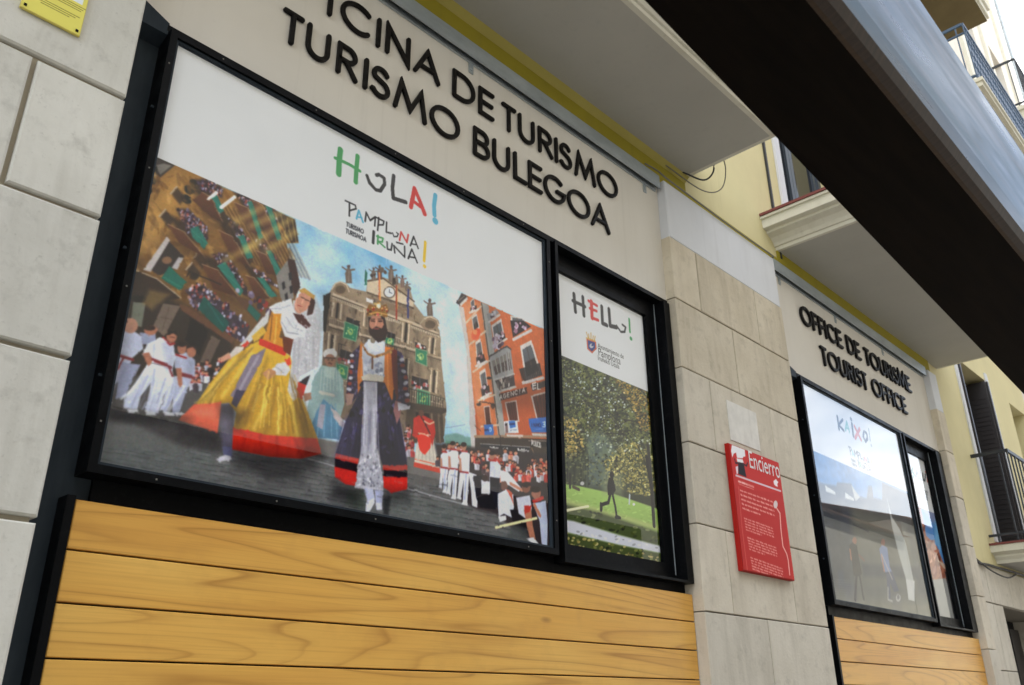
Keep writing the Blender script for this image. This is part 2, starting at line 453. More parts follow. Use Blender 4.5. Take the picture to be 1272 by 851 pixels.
MB().box(5.70, 5.722, -.018, .02, 4.72, 18).build('downpipe', M_CABLE_K, B)
MB().box(5.90, 6.00, -.02, .01, 4.96, 7.45).build('window_surround', M_WHITE, B)
# ochre band above the fascia, with a small fillet against the soffit
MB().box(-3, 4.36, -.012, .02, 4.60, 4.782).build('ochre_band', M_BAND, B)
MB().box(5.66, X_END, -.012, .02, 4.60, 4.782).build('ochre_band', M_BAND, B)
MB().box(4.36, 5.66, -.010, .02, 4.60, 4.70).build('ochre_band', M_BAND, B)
s = MB(); s.quad((-3, -.013, 4.765), (4.36, -.013, 4.765), (4.36, -.05, 4.80), (-3, -.05, 4.80)); s.build('fillet', M_FILLET, B)

PROF = [(0, 0), (.03, 0), (.032, .028), (.045, .030), (.060, .055), (.095, .085), (.15, .105), (.152, .125), (.20, .130), (.205, .200), (.225, .202), (.225, .222)]
b1 = balcony(B, -1.2, 4.33, .66, 4.80, PROF, M_MOULD, M_SOFFIT, M_MAROON)
b2 = balcony(B, 5.69, 9.16, .64, 4.775, PROF, M_MOULD, M_SOFFIT, M_MAROON)

# --- stone piers
ROWS = [0.06, .62, 1.07, 1.515, 1.966, 2.42, 2.875, 3.324, 3.771, 4.195]
def pier(x0, x1, yf, rows, cuts_odd, cuts_even, mt, gap, ch, top, white_to, name_off, core_mat, mt_low=None):
    core = MB().box(x0 + .012, x1 - .012, yf + .022, .5, 0, top - .01)
    p = core.build('stone_pier', core_mat, B)
    for r in range(len(rows) - 1):
        z0, z1 = rows[r] + gap / 2, rows[r + 1] - gap / 2
        cuts = cuts_odd if (len(rows) - 2 - r) % 2 == 0 else cuts_even
        xs = [x0] + cuts + [x1]
        for i in range(len(xs) - 1):
            a = xs[i] + (gap / 2 if i else 0); b = xs[i + 1] - (gap / 2 if i < len(xs) - 2 else 0)
            y = yf + random.uniform(-.0015, .0025)
            MB().cbox(a, b, y, .09, z0, z1, ch, .0012).build('stone_block', mt if (mt_low is None or r > 6) else (M_STONE_M if r > 3 else mt_low), p)
    if white_to:
        MB().cbox(x0 + .004, x1 - .004, yf + .004, .3, top - .002, white_to, .006).build('white_render_top', M_WHITE, p)
    return p
pier_l = pier(-1.25, .762, -.085, ROWS[:-1] + [4.22, 4.60], [-.25], [-.75, .49], M_STONE_L, .016, .006, 4.60, None, 0, M_MORTAR_L)
pier_m = pier(4.017, 5.462, -.065, ROWS, [4.31, 5.05], [4.675], M_STONE, .007, .004, 4.195, 4.604, 1, M_MORTAR, M_STONE_B)
pier_r = pier(8.655, 8.875, -.065, ROWS, [], [], M_STONE, .007, .004, 4.195, 4.604, 1, M_MORTAR, M_STONE_B)
# paler cleaned patch left by a removed notice
x0, z0 = at(908, 546, -.07); x1, z1 = at(939, 513, -.07)
MB().box(x0, x1, -.0695, -.05, z0, z1).build('patched_square', plaster_mat('patch_filler', (.68, .66, .61), .15, (.52, .49, .43), 9.0), pier_m)

# --- bays
def frame_ring(mb, x0, x1, z0, z1, t, y0, y1):
    mb.box(x0, x0 + t, y0, y1, z0, z1); mb.box(x1 - t, x1, y0, y1, z0, z1)
    mb.box(x0 + t, x1 - t, y0, y1, z0, z0 + t); mb.box(x0 + t, x1 - t, y0, y1, z1 - t, z1)
    return mb
POSTERS = {}
def bay(key, xa, c0, c1, h0, h1, bx1, w0, w1, xb, board_n):
    """xa/xb opening between piers, c0-c1 outer casement, h0-h1 box frame inside faces, bx1 box outer right, w0-w1 boards"""
    # fascia panel above
    MB().box(xa - .05, xb, 0, .3, 3.766, 4.62).build('fascia_panel', M_PANEL, B)
    # light track along the top of the panel
    tr = MB().box(xa + (.0 if key == 1 else .03), xb - .03, -.045, -.038, 4.535, 4.628).box(xa, xb - .03, -.038, -.001, 4.621, 4.627).box(xa, xb - .03, -.012, -.001, 4.53, 4.560).build('light_track', M_ZINC, B)
    MB().box(xa + .035, xb - .035, -.036, -.030, 4.537, 4.60).build('track_slot', M_BLACK, tr)
    for xx in ((2.35, 3.86) if key == 1 else (5.62, 6.6, 7.6)):
        MB().box(xx, xx + .03, -.006, -.001, 4.47, 4.535).box(xx + .01, xx + .02, -.012, -.005, 4.485, 4.495).build('bracket', M_ZINC, tr)
    # steel backing plate: left jamb, head, sill, bottom
    pl = MB().box(xa - .03, c0 + .05, .06, .085, 0, 3.80)
    jamb = pl.build('jamb_plate', M_PLATE, B)
    q = MB(); a_, b_ = xa - .03, c0 - .001
    q.quad((a_, -.003, 3.72), (b_, -.003, 3.72), (b_, -.003, 3.772), (a_, -.003, 3.835)); q.quad((a_, -.003, 3.72), (b_, -.003, 3.72), (b_, .06, 3.70), (a_, .06, 3.70)); q.build('head_plate', M_PLATE, jamb)
    MB().box(c0 - .006, xb, -.004, .30, 3.738, 3.764).build('frame_head', M_BLACK, B)
    MB().box(c0 + .05, xb, .045, .30, 2.0, 2.15).build('sill_plate', M_BLACK, B)
    # casement with the large poster
    wn_ = MB()
    z0, z1 = 2.128, 3.735
    frame_ring(wn_, c0, c1, z0, z1, .026, -.03, .06)
    win = wn_.build('display_window', M_BLACK, B)
    ed = frame_ring(MB(), c0 + .026, c1 - .026, z0 + .026, z1 - .026, .010, -.019, .004)
    ed.build('glazing_bead', M_PLATE, win)
    g = (c0 + .030, c1 - .030, z0 + .030, z1 - .030)
    MB().box(g[0], g[1], -.012, -.008, g[2], g[3]).build('pane', M_GLASS, win)
    sc = MB()
    for k in range(5):
        for zz in (z0 + .012, z1 - .012):
            xx = c0 + .2 + (c1 - c0 - .4) * k / 4
            sc.box(xx - .0025, xx + .0025, -.0315, -.03, zz - .0025, zz + .0025)
    for k in range(4):
        for xx in (c0 + .012, c1 - .012):
            zz = z0 + .15 + (z1 - z0 - .3) * k / 3
            sc.box(xx - .0025, xx + .0025, -.0315, -.03, zz - .0025, zz + .0025)
    sc.build('screw_heads', M_CABLE, win)['kind'] = 'stuff'
    for zz in (2.42, 2.85, 3.4):
        MB().box(c0 - .010, c0, -.004, .004, zz, zz + .008).build('hinge_pin', M_PLATE, win)
    # deep box frame with the narrow poster
    bxm = MB(); t = .022
    bxm.box(h0 - t, h0, -.022, .09, 2.105, 3.737).box(h1, bx1, -.022, .09, 2.105, 3.737)
    bxm.box(h0, h1, -.022, .09, 2.105, 2.118)
    nwin = bxm.build('display_window', M_BLACK, B)
    gx0, gx1, gz0, gz1 = h0 + .002, h1 - .002, 2.120, 3.736
    fr = MB(); a_, b_, c_, d_ = gx0 + .06, gx1 - .088, gz0 + .086, gz1 - .10
    fr.box(gx0, a_, .052, .088, gz0, gz1).box(b_, gx1, .052, .088, gz0, gz1).box(a_, b_, .052, .088, gz0, c_).box(a_, b_, .052, .088, d_, gz1); fr.build('inner_frame', M_BLACK, nwin)
    e = MB().box(h1 - .0035, h1 - .0005, .046, .050, 2.12, 3.735); e.build('edge_trim', M_ZINC, nwin)
    MB().box(a_ + .002, b_ - .002, .062, .066, c_ + .002, d_ - .002).build('pane', M_GLASS, nwin)
    POSTERS[key] = (g, (a_ + .002, b_ - .002, c_ + .002, d_ - .002))
    # timber cladding under the windows
    cl = MB().box(w0 - .001, w1 + .001, .030, .044, .02, 2.06).build('timber_cladding', M_DARK, B)
    MB().box(w0 - .027, w0 - .003, -.006, .06, .02, 2.062).build('angle_edge', M_BLACK, cl)
    z = 2.053; k = 0
    while z > .1:
        h = .1395
        gp = .0055
        MB().cbox(w0, w1, .0 + random.uniform(-.001, .0015), .026, max(.03, z - h + gp), z, .0022).build('plank', M_WOOD, cl)
        z -= h; k += 1
bay(1, .77, .880, 2.912, 2.983, 3.948, 4.006, .8775, 4.012, 4.02, 14)
bay(2, 5.47, 5.690, 7.590, 7.695, 8.480, 8.61, 5.70, 8.648, 8.66, 14)

# ------------------------------------------------------------------ neighbouring building
N = thing('neighbouring_building', 'pale yellow house with balconied windows beyond the last tourist office window', 'building', (11, .2, 0))
nh = [(9.96, 11.05, 3.05, 5.15), (12.0, 12.7, 3.3, 5.1), (9.96, 11.05, 8.2, 10.3), (9.96, 11.05, 5.9, 7.4), (12.0, 12.7, 5.9, 7.4)]
wall_mesh(MB(), 8.885, 12.85, 2.765, 18.5, 0.005, nh, .3, back=9).build('wall', M_YELLOW, N, fix=False)
for i, h in enumerate(nh): french_window(N, h[0] + .003, h[1] - .003, h[2] + .003, h[3] - .003, .27, M_BROWNSH if i != 1 else M_WFRAME, 2 if i != 1 else 1, shutters=M_BROWNSH if i in (0,) else None)
MB().box(9.87, 9.955, -.012, .02, 3.06, 5.25).build('window_surround', M_WHITE, N)
MB().box(11.055, 11.14, -.012, .02, 3.06, 5.25).build('window_surround', M_WHITE, N)
balcony(N, 9.80, 11.9, .26, 2.825, [(0, 0), (.02, .0), (.03, .03), (.06, .06), (.062, .075), (.10, .09), (.14, .10), (.145, .165)], M_MOULD, M_SOFFIT, M_MAROON, M_IRON, .93, y=.005, pitch=.13)
M_NS = M_STONE_B
p = MB().box(8.885, 12.85, .03, .5, 2.40, 2.76).build('stone_lintel', M_MORTAR, N)
xs = [8.885, 9.21, 9.56, 9.93, 10.30, 10.70, 11.1, 11.5, 11.9, 12.4, 12.84]
for a, b in zip(xs, xs[1:]): MB().cbox(a + .003, b - .003, -.02 + random.uniform(-.002, .002), .06, 2.405, 2.758, .004, .001).build('stone_block', M_NS, p)
p = MB().box(8.885, 9.535, .03, .5, 0, 2.39).build('stone_jamb', M_MORTAR, N)
zs = [.02, .45, .9, 1.35, 1.80, 2.398]
for a, b in zip(zs, zs[1:]):
    MB().cbox(8.888, 9.22, -.022, .06, a + .004, b - .004, .004, .001).build('stone_block', M_NS, p)
    MB().cbox(9.226, 9.545, -.021, .06, a + .004, b - .004, .004, .001).build('stone_block', M_NS, p)
MB().box(9.55, 11.6, .45, .5, 0, 2.4).build('doorway', M_DARK, N)
MB().box(11.6, 12.85, -.01, .5, 0, 2.4).build('stone_wall', M_STONE_B, N)
d = MB()
for k in range(5): d.box(9.62 + k * .38, 9.96 + k * .38, .38, .43, .02, 2.3)
d.build('door', M_BROWNSH, N)
FLAT = [(0, 0), (.0, .05), (.03, .055), (.03, .20), (.06, .21), (.06, .27)]
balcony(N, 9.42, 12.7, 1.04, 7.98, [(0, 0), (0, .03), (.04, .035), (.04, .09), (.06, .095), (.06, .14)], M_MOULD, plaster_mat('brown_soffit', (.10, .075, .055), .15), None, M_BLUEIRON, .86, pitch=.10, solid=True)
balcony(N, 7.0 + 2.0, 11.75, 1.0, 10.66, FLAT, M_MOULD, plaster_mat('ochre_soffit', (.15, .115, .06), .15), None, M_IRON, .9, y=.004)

F = thing('far_building', 'cream house with pilaster strips and a cornice furthest along the street', 'building', (17, .2, 0))
fh = [(13.9, 14.9, 10.0, 12.2), (16.2, 17.2, 10.0, 12.2), (13.9, 14.9, 6.6, 8.8), (16.2, 17.2, 6.6, 8.8), (18.6, 19.6, 10, 12.2), (18.6, 19.6, 6.6, 8.8), (13.9, 14.9, 13.4, 15.4), (16.2, 17.2, 13.4, 15.4), (18.6, 19.6, 13.4, 15.4)]
wall_mesh(MB(), 12.86, 21.2, 0, 20.3, .01, fh, .25, back=9).build('wall', M_CREAMWALL, F, fix=False)
for h in fh: french_window(F, h[0] + .003, h[1] - .003, h[2] + .003, h[3] - .003, .2, M_WFRAME)
s = MB()
for a in (13.2, 15.5, 17.9, 20.3): s.box(a, a + .28, -.05, .02, 5, 20.0)
s.build('pilaster_strips', M_MOULD, F)
MB().box(12.86, 21.42, -.35, .02, 20.3, 20.5).box(12.86, 21.3, -.2, .02, 20.1, 20.299).build('cornice', M_MOULD, F)
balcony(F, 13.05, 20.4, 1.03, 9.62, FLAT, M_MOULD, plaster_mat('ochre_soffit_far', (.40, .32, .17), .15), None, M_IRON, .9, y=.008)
MB().tube([(21.27, -.06, 4), (21.27, -.06, 20.0)], .05, 10).build('downpipe', M_ZINC, F, True)

# ------------------------------------------------------------------ houses across the street (seen in the glass only)
def across(x0, x1, h, mt, label, cols, seed):
    o = thing('house_across_street', label, 'building', ((x0 + x1) / 2, -12.2, 0))
    hs = []
    n = cols; w_ = (x1 - x0) / n
    for i in range(n):
        for k in range(int((h - 1.2) / 3.1)):
            a = x0 + w_ * (i + .5) - .55; z = .5 + k * 3.1
            hs.append((a, a + 1.1, z + .4, z + 2.5))
    mb = wall_mesh(MB(), x0, x1, 0, h, -12.0, hs, -.25)
    mb.box(x0, x1, -21, -12.3, h - .02, h + .15)
    mb.quad((x0, -12, 0), (x0, -12, h), (x0, -21, h), (x0, -21, 0)); mb.quad((x1, -12, 0), (x1, -12, h), (x1, -21, h), (x1, -21, 0))
    mb.build('wall', mt, o, fix=False)
    for a, b, c, d in hs:
        MB().box(a + .002, b - .002, -12.26, -12.004, c + .002, d - .002).build('window', M_SHUT, o)
    r = MB(); r.quad((x0, -11.6, h + .15), (x1, -11.6, h + .15), (x1, -16, h + 1.6), (x0, -16, h + 1.6)); r.quad((x0, -21, h + .15), (x1, -21, h + .15), (x1, -16, h + 1.6), (x0, -16, h + 1.6))
    r.build('roof', mat('roof_tiles_%d' % seed, (.30, .15, .09), .9), o, fix=False)
M_OPP = plaster_mat('grey_buff_render', (.185, .18, .165), .10, (.15, .145, .13), 1.5)
M_SHUT = mat('closed_shutters', (.18, .175, .16), .8)
M_OPP2 = plaster_mat('grey_render', (.21, .205, .175), .15, (.2, .2, .17), 1.5)
across(-14, 3, 16.5, M_OPP, 'tall grey house across the street behind the camera, mirrored in the large pane', 5, 1)
across(3.05, 28, 17.0, M_OPP, 'tall grey house across the street facing the tourist office, mirrored in the glass', 8, 2)
across(28.05, 42, 8.6, M_OPP2, 'low grey stone house across the street, mirrored in the second window', 3, 3)
across(42.05, 95, 9.6, M_OPP2, 'grey house far down the opposite side of the street', 9, 4)
# ------------------------------------------------------------------ stroke alphabet (unit cap height)
def arc(cx, cy, rx, ry, a0, a1, n=14):
    return [(cx + rx * math.cos(math.radians(a0 + (a1 - a0) * i / n)), cy + ry * math.sin(math.radians(a0 + (a1 - a0) * i / n))) for i in range(n + 1)]
def glyph(c):
    """(advance width, strokes) - a stroke is (points, closed)"""
    G = {
     'A': (.86, [([(0, 0), (.43, 1), (.86, 0)], 0), ([(.17, .33), (.69, .33)], 0)]),
     'B': (.58, [([(0, 0), (0, 1), (.28, 1)] + arc(.28, .76, .25, .24, 90, -90)[1:] + [(0, .52)], 0), ([(.28, .52)] + arc(.30, .26, .28, .26, 90, -90)[1:] + [(0, 0)], 0)]),
     'C': (.88, [(arc(.5, .5, .5, .5, 48, 312, 22), 0)]),
     'D': (.80, [([(0, 0), (0, 1), (.30, 1)] + arc(.30, .5, .50, .5, 90, -90, 16)[1:] + [(0, 0)], 1)]),
     'E': (.52, [([(.52, 1), (0, 1), (0, 0), (.52, 0)], 0), ([(0, .5), (.48, .5)], 0)]),
     'F': (.50, [([(.50, 1), (0, 1), (0, 0)], 0), ([(0, .5), (.46, .5)], 0)]),
     'G': (1.02, [(arc(.5, .5, .5, .5, 48, 355, 24) + [(.62, .46)], 0)]),
     'H': (.68, [([(0, 0), (0, 1)], 0), ([(.68, 0), (.68, 1)], 0), ([(0, .5), (.68, .5)], 0)]),
     'I': (.0, [([(0, 0), (0, 1)], 0)]),
     'L': (.50, [([(0, 1), (0, 0), (.5, 0)], 0)]),
     'M': (1.02, [([(0, 0), (.17, 1), (.51, .16), (.85, 1), (1.02, 0)], 0)]),
     'N': (.72, [([(0, 0), (0, 1), (.72, 0), (.72, 1)], 0)]),
     'O': (1.02, [(arc(.51, .5, .51, .5, 0, 345, 23), 1)]),
     'P': (.52, [([(0, 0), (0, 1), (.25, 1)] + arc(.25, .74, .27, .26, 90, -90)[1:] + [(0, .48)], 0)]),
     'R': (.58, [([(0, 0), (0, 1), (.27, 1)] + arc(.27, .75, .26, .25, 90, -90)[1:] + [(0, .5)], 0), ([(.22, .5), (.58, 0)], 0)]),
     'S': (.54, [([(.48, .86)] + arc(.27, .76, .23, .24, 30, 215, 12) + arc(.27, .27, .27, .27, 60, -150, 14) + [(.0, .14)], 0)]),
     'T': (.58, [([(0, 1), (.58, 1)], 0), ([(.29, 1), (.29, 0)], 0)]),
     'U': (.68, [([(0, 1), (0, .34)] + arc(.34, .34, .34, .34, 180, 360, 14)[1:] + [(.68, 1)], 0)]),
     'V': (.74, [([(0, 1), (.37, 0), (.74, 1)], 0)]),
     'K': (.60, [([(0, 0), (0, 1)], 0), ([(.56, 1), (0, .44)], 0), ([(.16, .58), (.6, 0)], 0)]),
     'X': (.70, [([(0, 0), (.7, 1)], 0), ([(0, 1), (.7, 0)], 0)]),
    }
    return G[c]

def letter_mesh(parent, c, x0, x1, z, h, wid=.0225, dep=.014):
    adv, st = glyph(c)
    sx = ((x1 - x0) - (wid if adv else 0)) / (adv if adv else 1)
    xo = x0 + wid / 2 if adv else (x0 + x1) / 2
    mb = MB()
    for i, (pts, closed) in enumerate(st):
        P = [(xo + px * sx, z + wid / 2 + pz * (h - wid)) for px, pz in pts]
        mb.ribbon(P, wid, -.004, dep - i * .0006, .004, bool(closed))
    return mb.build('letter', M_LETTER, parent)

L1 = [('O', 1.115, 1.300), ('F', 1.345, 1.440), ('I', 1.500, 1.535), ('C', 1.571, 1.740), ('I', 1.765, 1.795), ('N', 1.822, 1.965), ('A', 1.990, 2.155), ('D', 2.238, 2.390), ('E', 2.416, 2.526), ('T', 2.582, 2.690),
      ('U', 2.708, 2.834), ('R', 2.866, 2.984), ('I', 3.000, 3.026), ('S', 3.040, 3.144), ('M', 3.170, 3.358), ('O', 3.376, 3.570)]
L2 = [('T', 1.304, 1.404), ('U', 1.420, 1.538), ('R', 1.574, 1.686), ('I', 1.714, 1.740), ('S', 1.754, 1.862), ('M', 1.884, 2.082), ('O', 2.100, 2.290), ('B', 2.382, 2.496), ('U', 2.516, 2.640), ('L', 2.668, 2.770),
      ('E', 2.780, 2.888), ('G', 2.900, 3.082), ('O', 3.094, 3.290), ('A', 3.298, 3.468)]
W_ = {'I': .03, 'C': .16, 'N': .14, 'A': .165, 'D': .15, 'E': .108, 'T': .105, 'U': .125, 'R': .115, 'S': .105, 'M': .190, 'O': .190, 'F': .10}
def natural(text, x0, x1):
    tot = sum(W_.get(c, .07) for c in text); n = len(text) - 1
    gap = (x1 - x0 - tot) / n; out = []; x = x0
    for c in text:
        if c != ' ': out.append((c, x, x + W_[c]))
        x += W_.get(c, .07) + gap
    return out
for name, lst, z, label in (
    ('sign_lettering', L1, 4.252, 'black raised capitals OFICINA DE TURISMO on the near cream fascia'),
    ('sign_lettering', L2, 3.985, 'black raised capitals TURISMO BULEGOA right above the large poster window'),
    ('sign_lettering', natural('OFFICE DE TOURISME', 5.905, 8.17), 4.235, 'black raised capitals OFFICE DE TOURISME on the far cream fascia'),
    ('sign_lettering', natural('TOURIST OFFICE', 6.175, 7.93), 3.965, 'black raised capitals TOURIST OFFICE on the lower line of the far fascia')):
    t = thing(name, label, 'sign', (lst[0][1], 0, z), 'raised lettering on the fascia panels')
    for c, a, b in lst: letter_mesh(t, c, a, b, z, .168, .0225 if lst[0][1] < 5 else .0265, .014 if lst[0][1] < 5 else .018)  # far strokes made bolder to stand in for their blur and shadow

# ------------------------------------------------------------------ painted prints: colour per point on a fine flat grid
class Canvas:
    def __init__(s, x0, x1, z0, z1, Y, px):
        s.x0, s.x1, s.z0, s.z1, s.Y, s.px = x0, x1, z0, z1, Y, px
        s.nx = int(round((x1 - x0) / px)) + 1; s.nz = int(round((z1 - z0) / px)) + 1
        s.c = np.zeros((s.nz, s.nx, 3)); s.X = np.linspace(x0, x1, s.nx); s.Z = np.linspace(z0, z1, s.nz)
        s.view = None
    def setview(s, x, y, k): s.view = (x, y, k)
    def tp(s, p, raw=False):
        if raw: return p
        x, y, k = s.view
        return at(x + p[0] * k, y + p[1] * k, s.Y)
    def scale(s, p):
        """metres per view pixel near p, across and up"""
        a = s.tp(p); b = s.tp((p[0] + 10, p[1])); c = s.tp((p[0], p[1] + 10))
        return abs(b[0] - a[0]) / 10, abs(c[1] - a[1]) / 10
    def box(s, A, pad):
        i0 = max(0, int((A[:, 0].min() - pad - s.x0) / s.px)); i1 = min(s.nx, int((A[:, 0].max() + pad - s.x0) / s.px) + 2)
        k0 = max(0, int((A[:, 1].min() - pad - s.z0) / s.px)); k1 = min(s.nz, int((A[:, 1].max() + pad - s.z0) / s.px) + 2)
        return i0, i1, k0, k1
    def put(s, sl, cov, col):
        i0, i1, k0, k1 = sl
        s.c[k0:k1, i0:i1] = s.c[k0:k1, i0:i1] * (1 - cov[..., None]) + np.asarray(col, float) * cov[..., None]
    def segd(s, gx, gz, A, B):
        d = np.array(B) - np.array(A); L = max(1e-12, float(d @ d))
        t = np.clip(((gx - A[0]) * d[0] + (gz - A[1]) * d[1]) / L, 0, 1)
        return np.hypot(gx - A[0] - t * d[0], gz - A[1] - t * d[1])
    def poly(s, pts, col, a=1.0, soft=1.0, raw=False, grad=None):
        A = np.array([s.tp(p, raw) for p in pts]); so = soft * s.px
        sl = s.box(A, so); i0, i1, k0, k1 = sl
        if i1 <= i0 or k1 <= k0: return
        gx, gz = np.meshgrid(s.X[i0:i1], s.Z[k0:k1])
        ins = np.zeros(gx.shape, bool); dist = np.full(gx.shape, 1e9)
        for j in range(len(A)):
            p, q = A[j], A[(j + 1) % len(A)]
            dist = np.minimum(dist, s.segd(gx, gz, p, q))
            if p[1] != q[1]:
                cr_ = ((p[1] > gz) != (q[1] > gz)) & (gx < (q[0] - p[0]) * (gz - p[1]) / (q[1] - p[1]) + p[0]); ins ^= cr_
        sd_ = np.where(ins, dist, -dist)
        cov = np.clip(sd_ / so + .5, 0, 1) * a
        if grad is not None:
            f = np.clip((gz - A[:, 1].min()) / max(1e-9, A[:, 1].max() - A[:, 1].min()), 0, 1)[..., None]
            s.put(sl, cov, np.asarray(grad, float) * (1 - f) + np.asarray(col, float) * f)
        else: s.put(sl, cov, col)
    def line(s, pts, w, col, a=1.0, raw=False, soft=1.0):
        P = [s.tp(p, raw) for p in pts]
        if not raw:
            sx, sz = s.scale(pts[0]); w = w * (sx + sz) / 2
        A = np.array(P); sl = s.box(A, w + s.px * soft); i0, i1, k0, k1 = sl
        if i1 <= i0 or k1 <= k0: return
        gx, gz = np.meshgrid(s.X[i0:i1], s.Z[k0:k1]); d = np.full(gx.shape, 1e9)
        if len(P) == 1: d = np.hypot(gx - P[0][0], gz - P[0][1])
        for p, q in zip(P, P[1:]): d = np.minimum(d, s.segd(gx, gz, p, q))
        s.put(sl, np.clip((w / 2 - d) / (s.px * soft) + .5, 0, 1) * a, col)
    def oval(s, cx, cy, rx, ry, col, a=1.0, rot=0, soft=1.0):
        r = math.radians(rot); s.poly([(cx + rx * math.cos(t) * math.cos(r) - ry * math.sin(t) * math.sin(r), cy + rx * math.cos(t) * math.sin(r) + ry * math.sin(t) * math.cos(r)) for t in np.linspace(0, 2 * math.pi, 15)[:-1]], col, a, soft)
    def dabs(s, pts, n, cols, rx, ry, a=1.0, jit=18, rot=0):
        A = np.array(pts, float); lo, hi = A.min(0), A.max(0); k = 0
        while k < n:
            q = lo + rng.random(2) * (hi - lo); ins = False
            for j in range(len(A)):
                p, r = A[j], A[(j + 1) % len(A)]
                if (p[1] > q[1]) != (r[1] > q[1]) and q[0] < (r[0] - p[0]) * (q[1] - p[1]) / (r[1] - p[1]) + p[0]: ins = not ins
            k += 1
            if not ins: continue
            c = np.clip(np.array(cols[rng.integers(len(cols))]) + rng.normal(0, jit), 0, 255); f = .6 + .8 * rng.random()
            s.oval(q[0], q[1], rx * f, ry * f, c, a, rot + rng.normal(0, 25))
    def crowd(s, pts, n, cols, size, skin=((176, 116, 92), (150, 95, 75), (195, 140, 115))):
        """people one behind another, far ones first"""
        A = np.array(pts, float); lo, hi = A.min(0), A.max(0); Q = []
        while len(Q) < n:
            q = lo + rng.random(2) * (hi - lo); ins = False
            for j in range(len(A)):
                p, r = A[j], A[(j + 1) % len(A)]
                if (p[1] > q[1]) != (r[1] > q[1]) and q[0] < (r[0] - p[0]) * (q[1] - p[1]) / (r[1] - p[1]) + p[0]: ins = not ins
            if ins: Q.append(q)
        for q in sorted(Q, key=lambda t: t[1]):
            c = np.clip(np.array(cols[rng.integers(len(cols))]) + rng.normal(0, 14), 0, 255); z = size * (.8 + .4 * rng.random())
            x, y = q
            s.poly([(x - z * .8, y + z * 2.2), (x - z * .95, y + z * .2), (x - z * .3, y - z * .3), (x + z * .4, y - z * .3), (x + z * .95, y + z * .3), (x + z * .8, y + z * 2.2)], c)
            s.poly([(x - z * .3, y + z * .2), (x + z * .2, y + z * 2.2), (x + z * .8, y + z * 2.2), (x + z * .8, y + z * .4)], c * .72, .6, 2)
            if rng.random() < .6: s.line([(x - z * .5, y - z * .2), (x + z * .5, y - z * .15)], z * .35, (150, 38, 36))
            k = skin[rng.integers(len(skin))]
            s.oval(x, y - z * .95, z * .55, z * .72, k); s.poly([(x - z * .58, y - z * 1.0), (x - z * .4, y - z * 1.7), (x + z * .4, y - z * 1.7), (x + z * .58, y - z * 1.0), (x, y - z * 1.35)], (38, 28, 24))
    def text(s, txt, x, z, h, w, col, sx=.62, gap=.22):
        for c in txt:
            if c == ' ': x += h * .45 * sx; continue
            adv, st = glyph(c)
            for pts, closed in st:
                P = [(x + px * h * sx, z + pz * h) for px, pz in pts]
                s.line(P + (P[:1] if closed else []), w, col, raw=True)
            x += (adv + gap) * h * sx
        return x
    def speckle(s, amt, cell=1):
        n = rng.normal(0, 1, (s.nz // cell + 2, s.nx // cell + 2)); n = np.kron(n, np.ones((cell, cell)))[:s.nz, :s.nx]
        s.c = np.clip(s.c * (1 + amt * n[..., None]), 0, 255)
    def build(s, name, mt, parent=None, gain=1.0):
        nx, nz = s.nx, s.nz
        gx, gz = np.meshgrid(s.X, s.Z); cx, cz = (s.x0 + s.x1) / 2, (s.z0 + s.z1) / 2
        co = np.stack([gx - cx, np.zeros_like(gx), gz - cz], -1).reshape(-1, 3)
        me = bpy.data.meshes.new(name); i = np.arange((nz - 1) * nx).reshape(nz - 1, nx)[:, :-1].ravel()
        q = np.stack([i, i + 1, i + nx + 1, i + nx], 1).astype(np.int32); nf = len(q)
        me.vertices.add(len(co)); me.vertices.foreach_set('co', co.ravel())
        me.loops.add(nf * 4); me.loops.foreach_set('vertex_index', q.ravel())
        me.polygons.add(nf); me.polygons.foreach_set('loop_start', np.arange(nf, dtype=np.int32) * 4); me.polygons.foreach_set('loop_total', np.full(nf, 4, np.int32))
        me.update(calc_edges=True)
        at_ = me.color_attributes.new('ink', 'FLOAT_COLOR', 'POINT')
        rgba = np.ones((len(co), 4), np.float32); rgba[:, :3] = np.clip(s2l(s.c.reshape(-1, 3)) * gain, 0, .9)
        at_.data.foreach_set('color', rgba.ravel())
        o = new_obj(name, me, mt, parent); pl = root_loc(parent); o.location = (cx - pl[0], s.Y - pl[1], cz - pl[2])
        return o
INK = 1.15
WHITE_INK = (222, 225, 227)
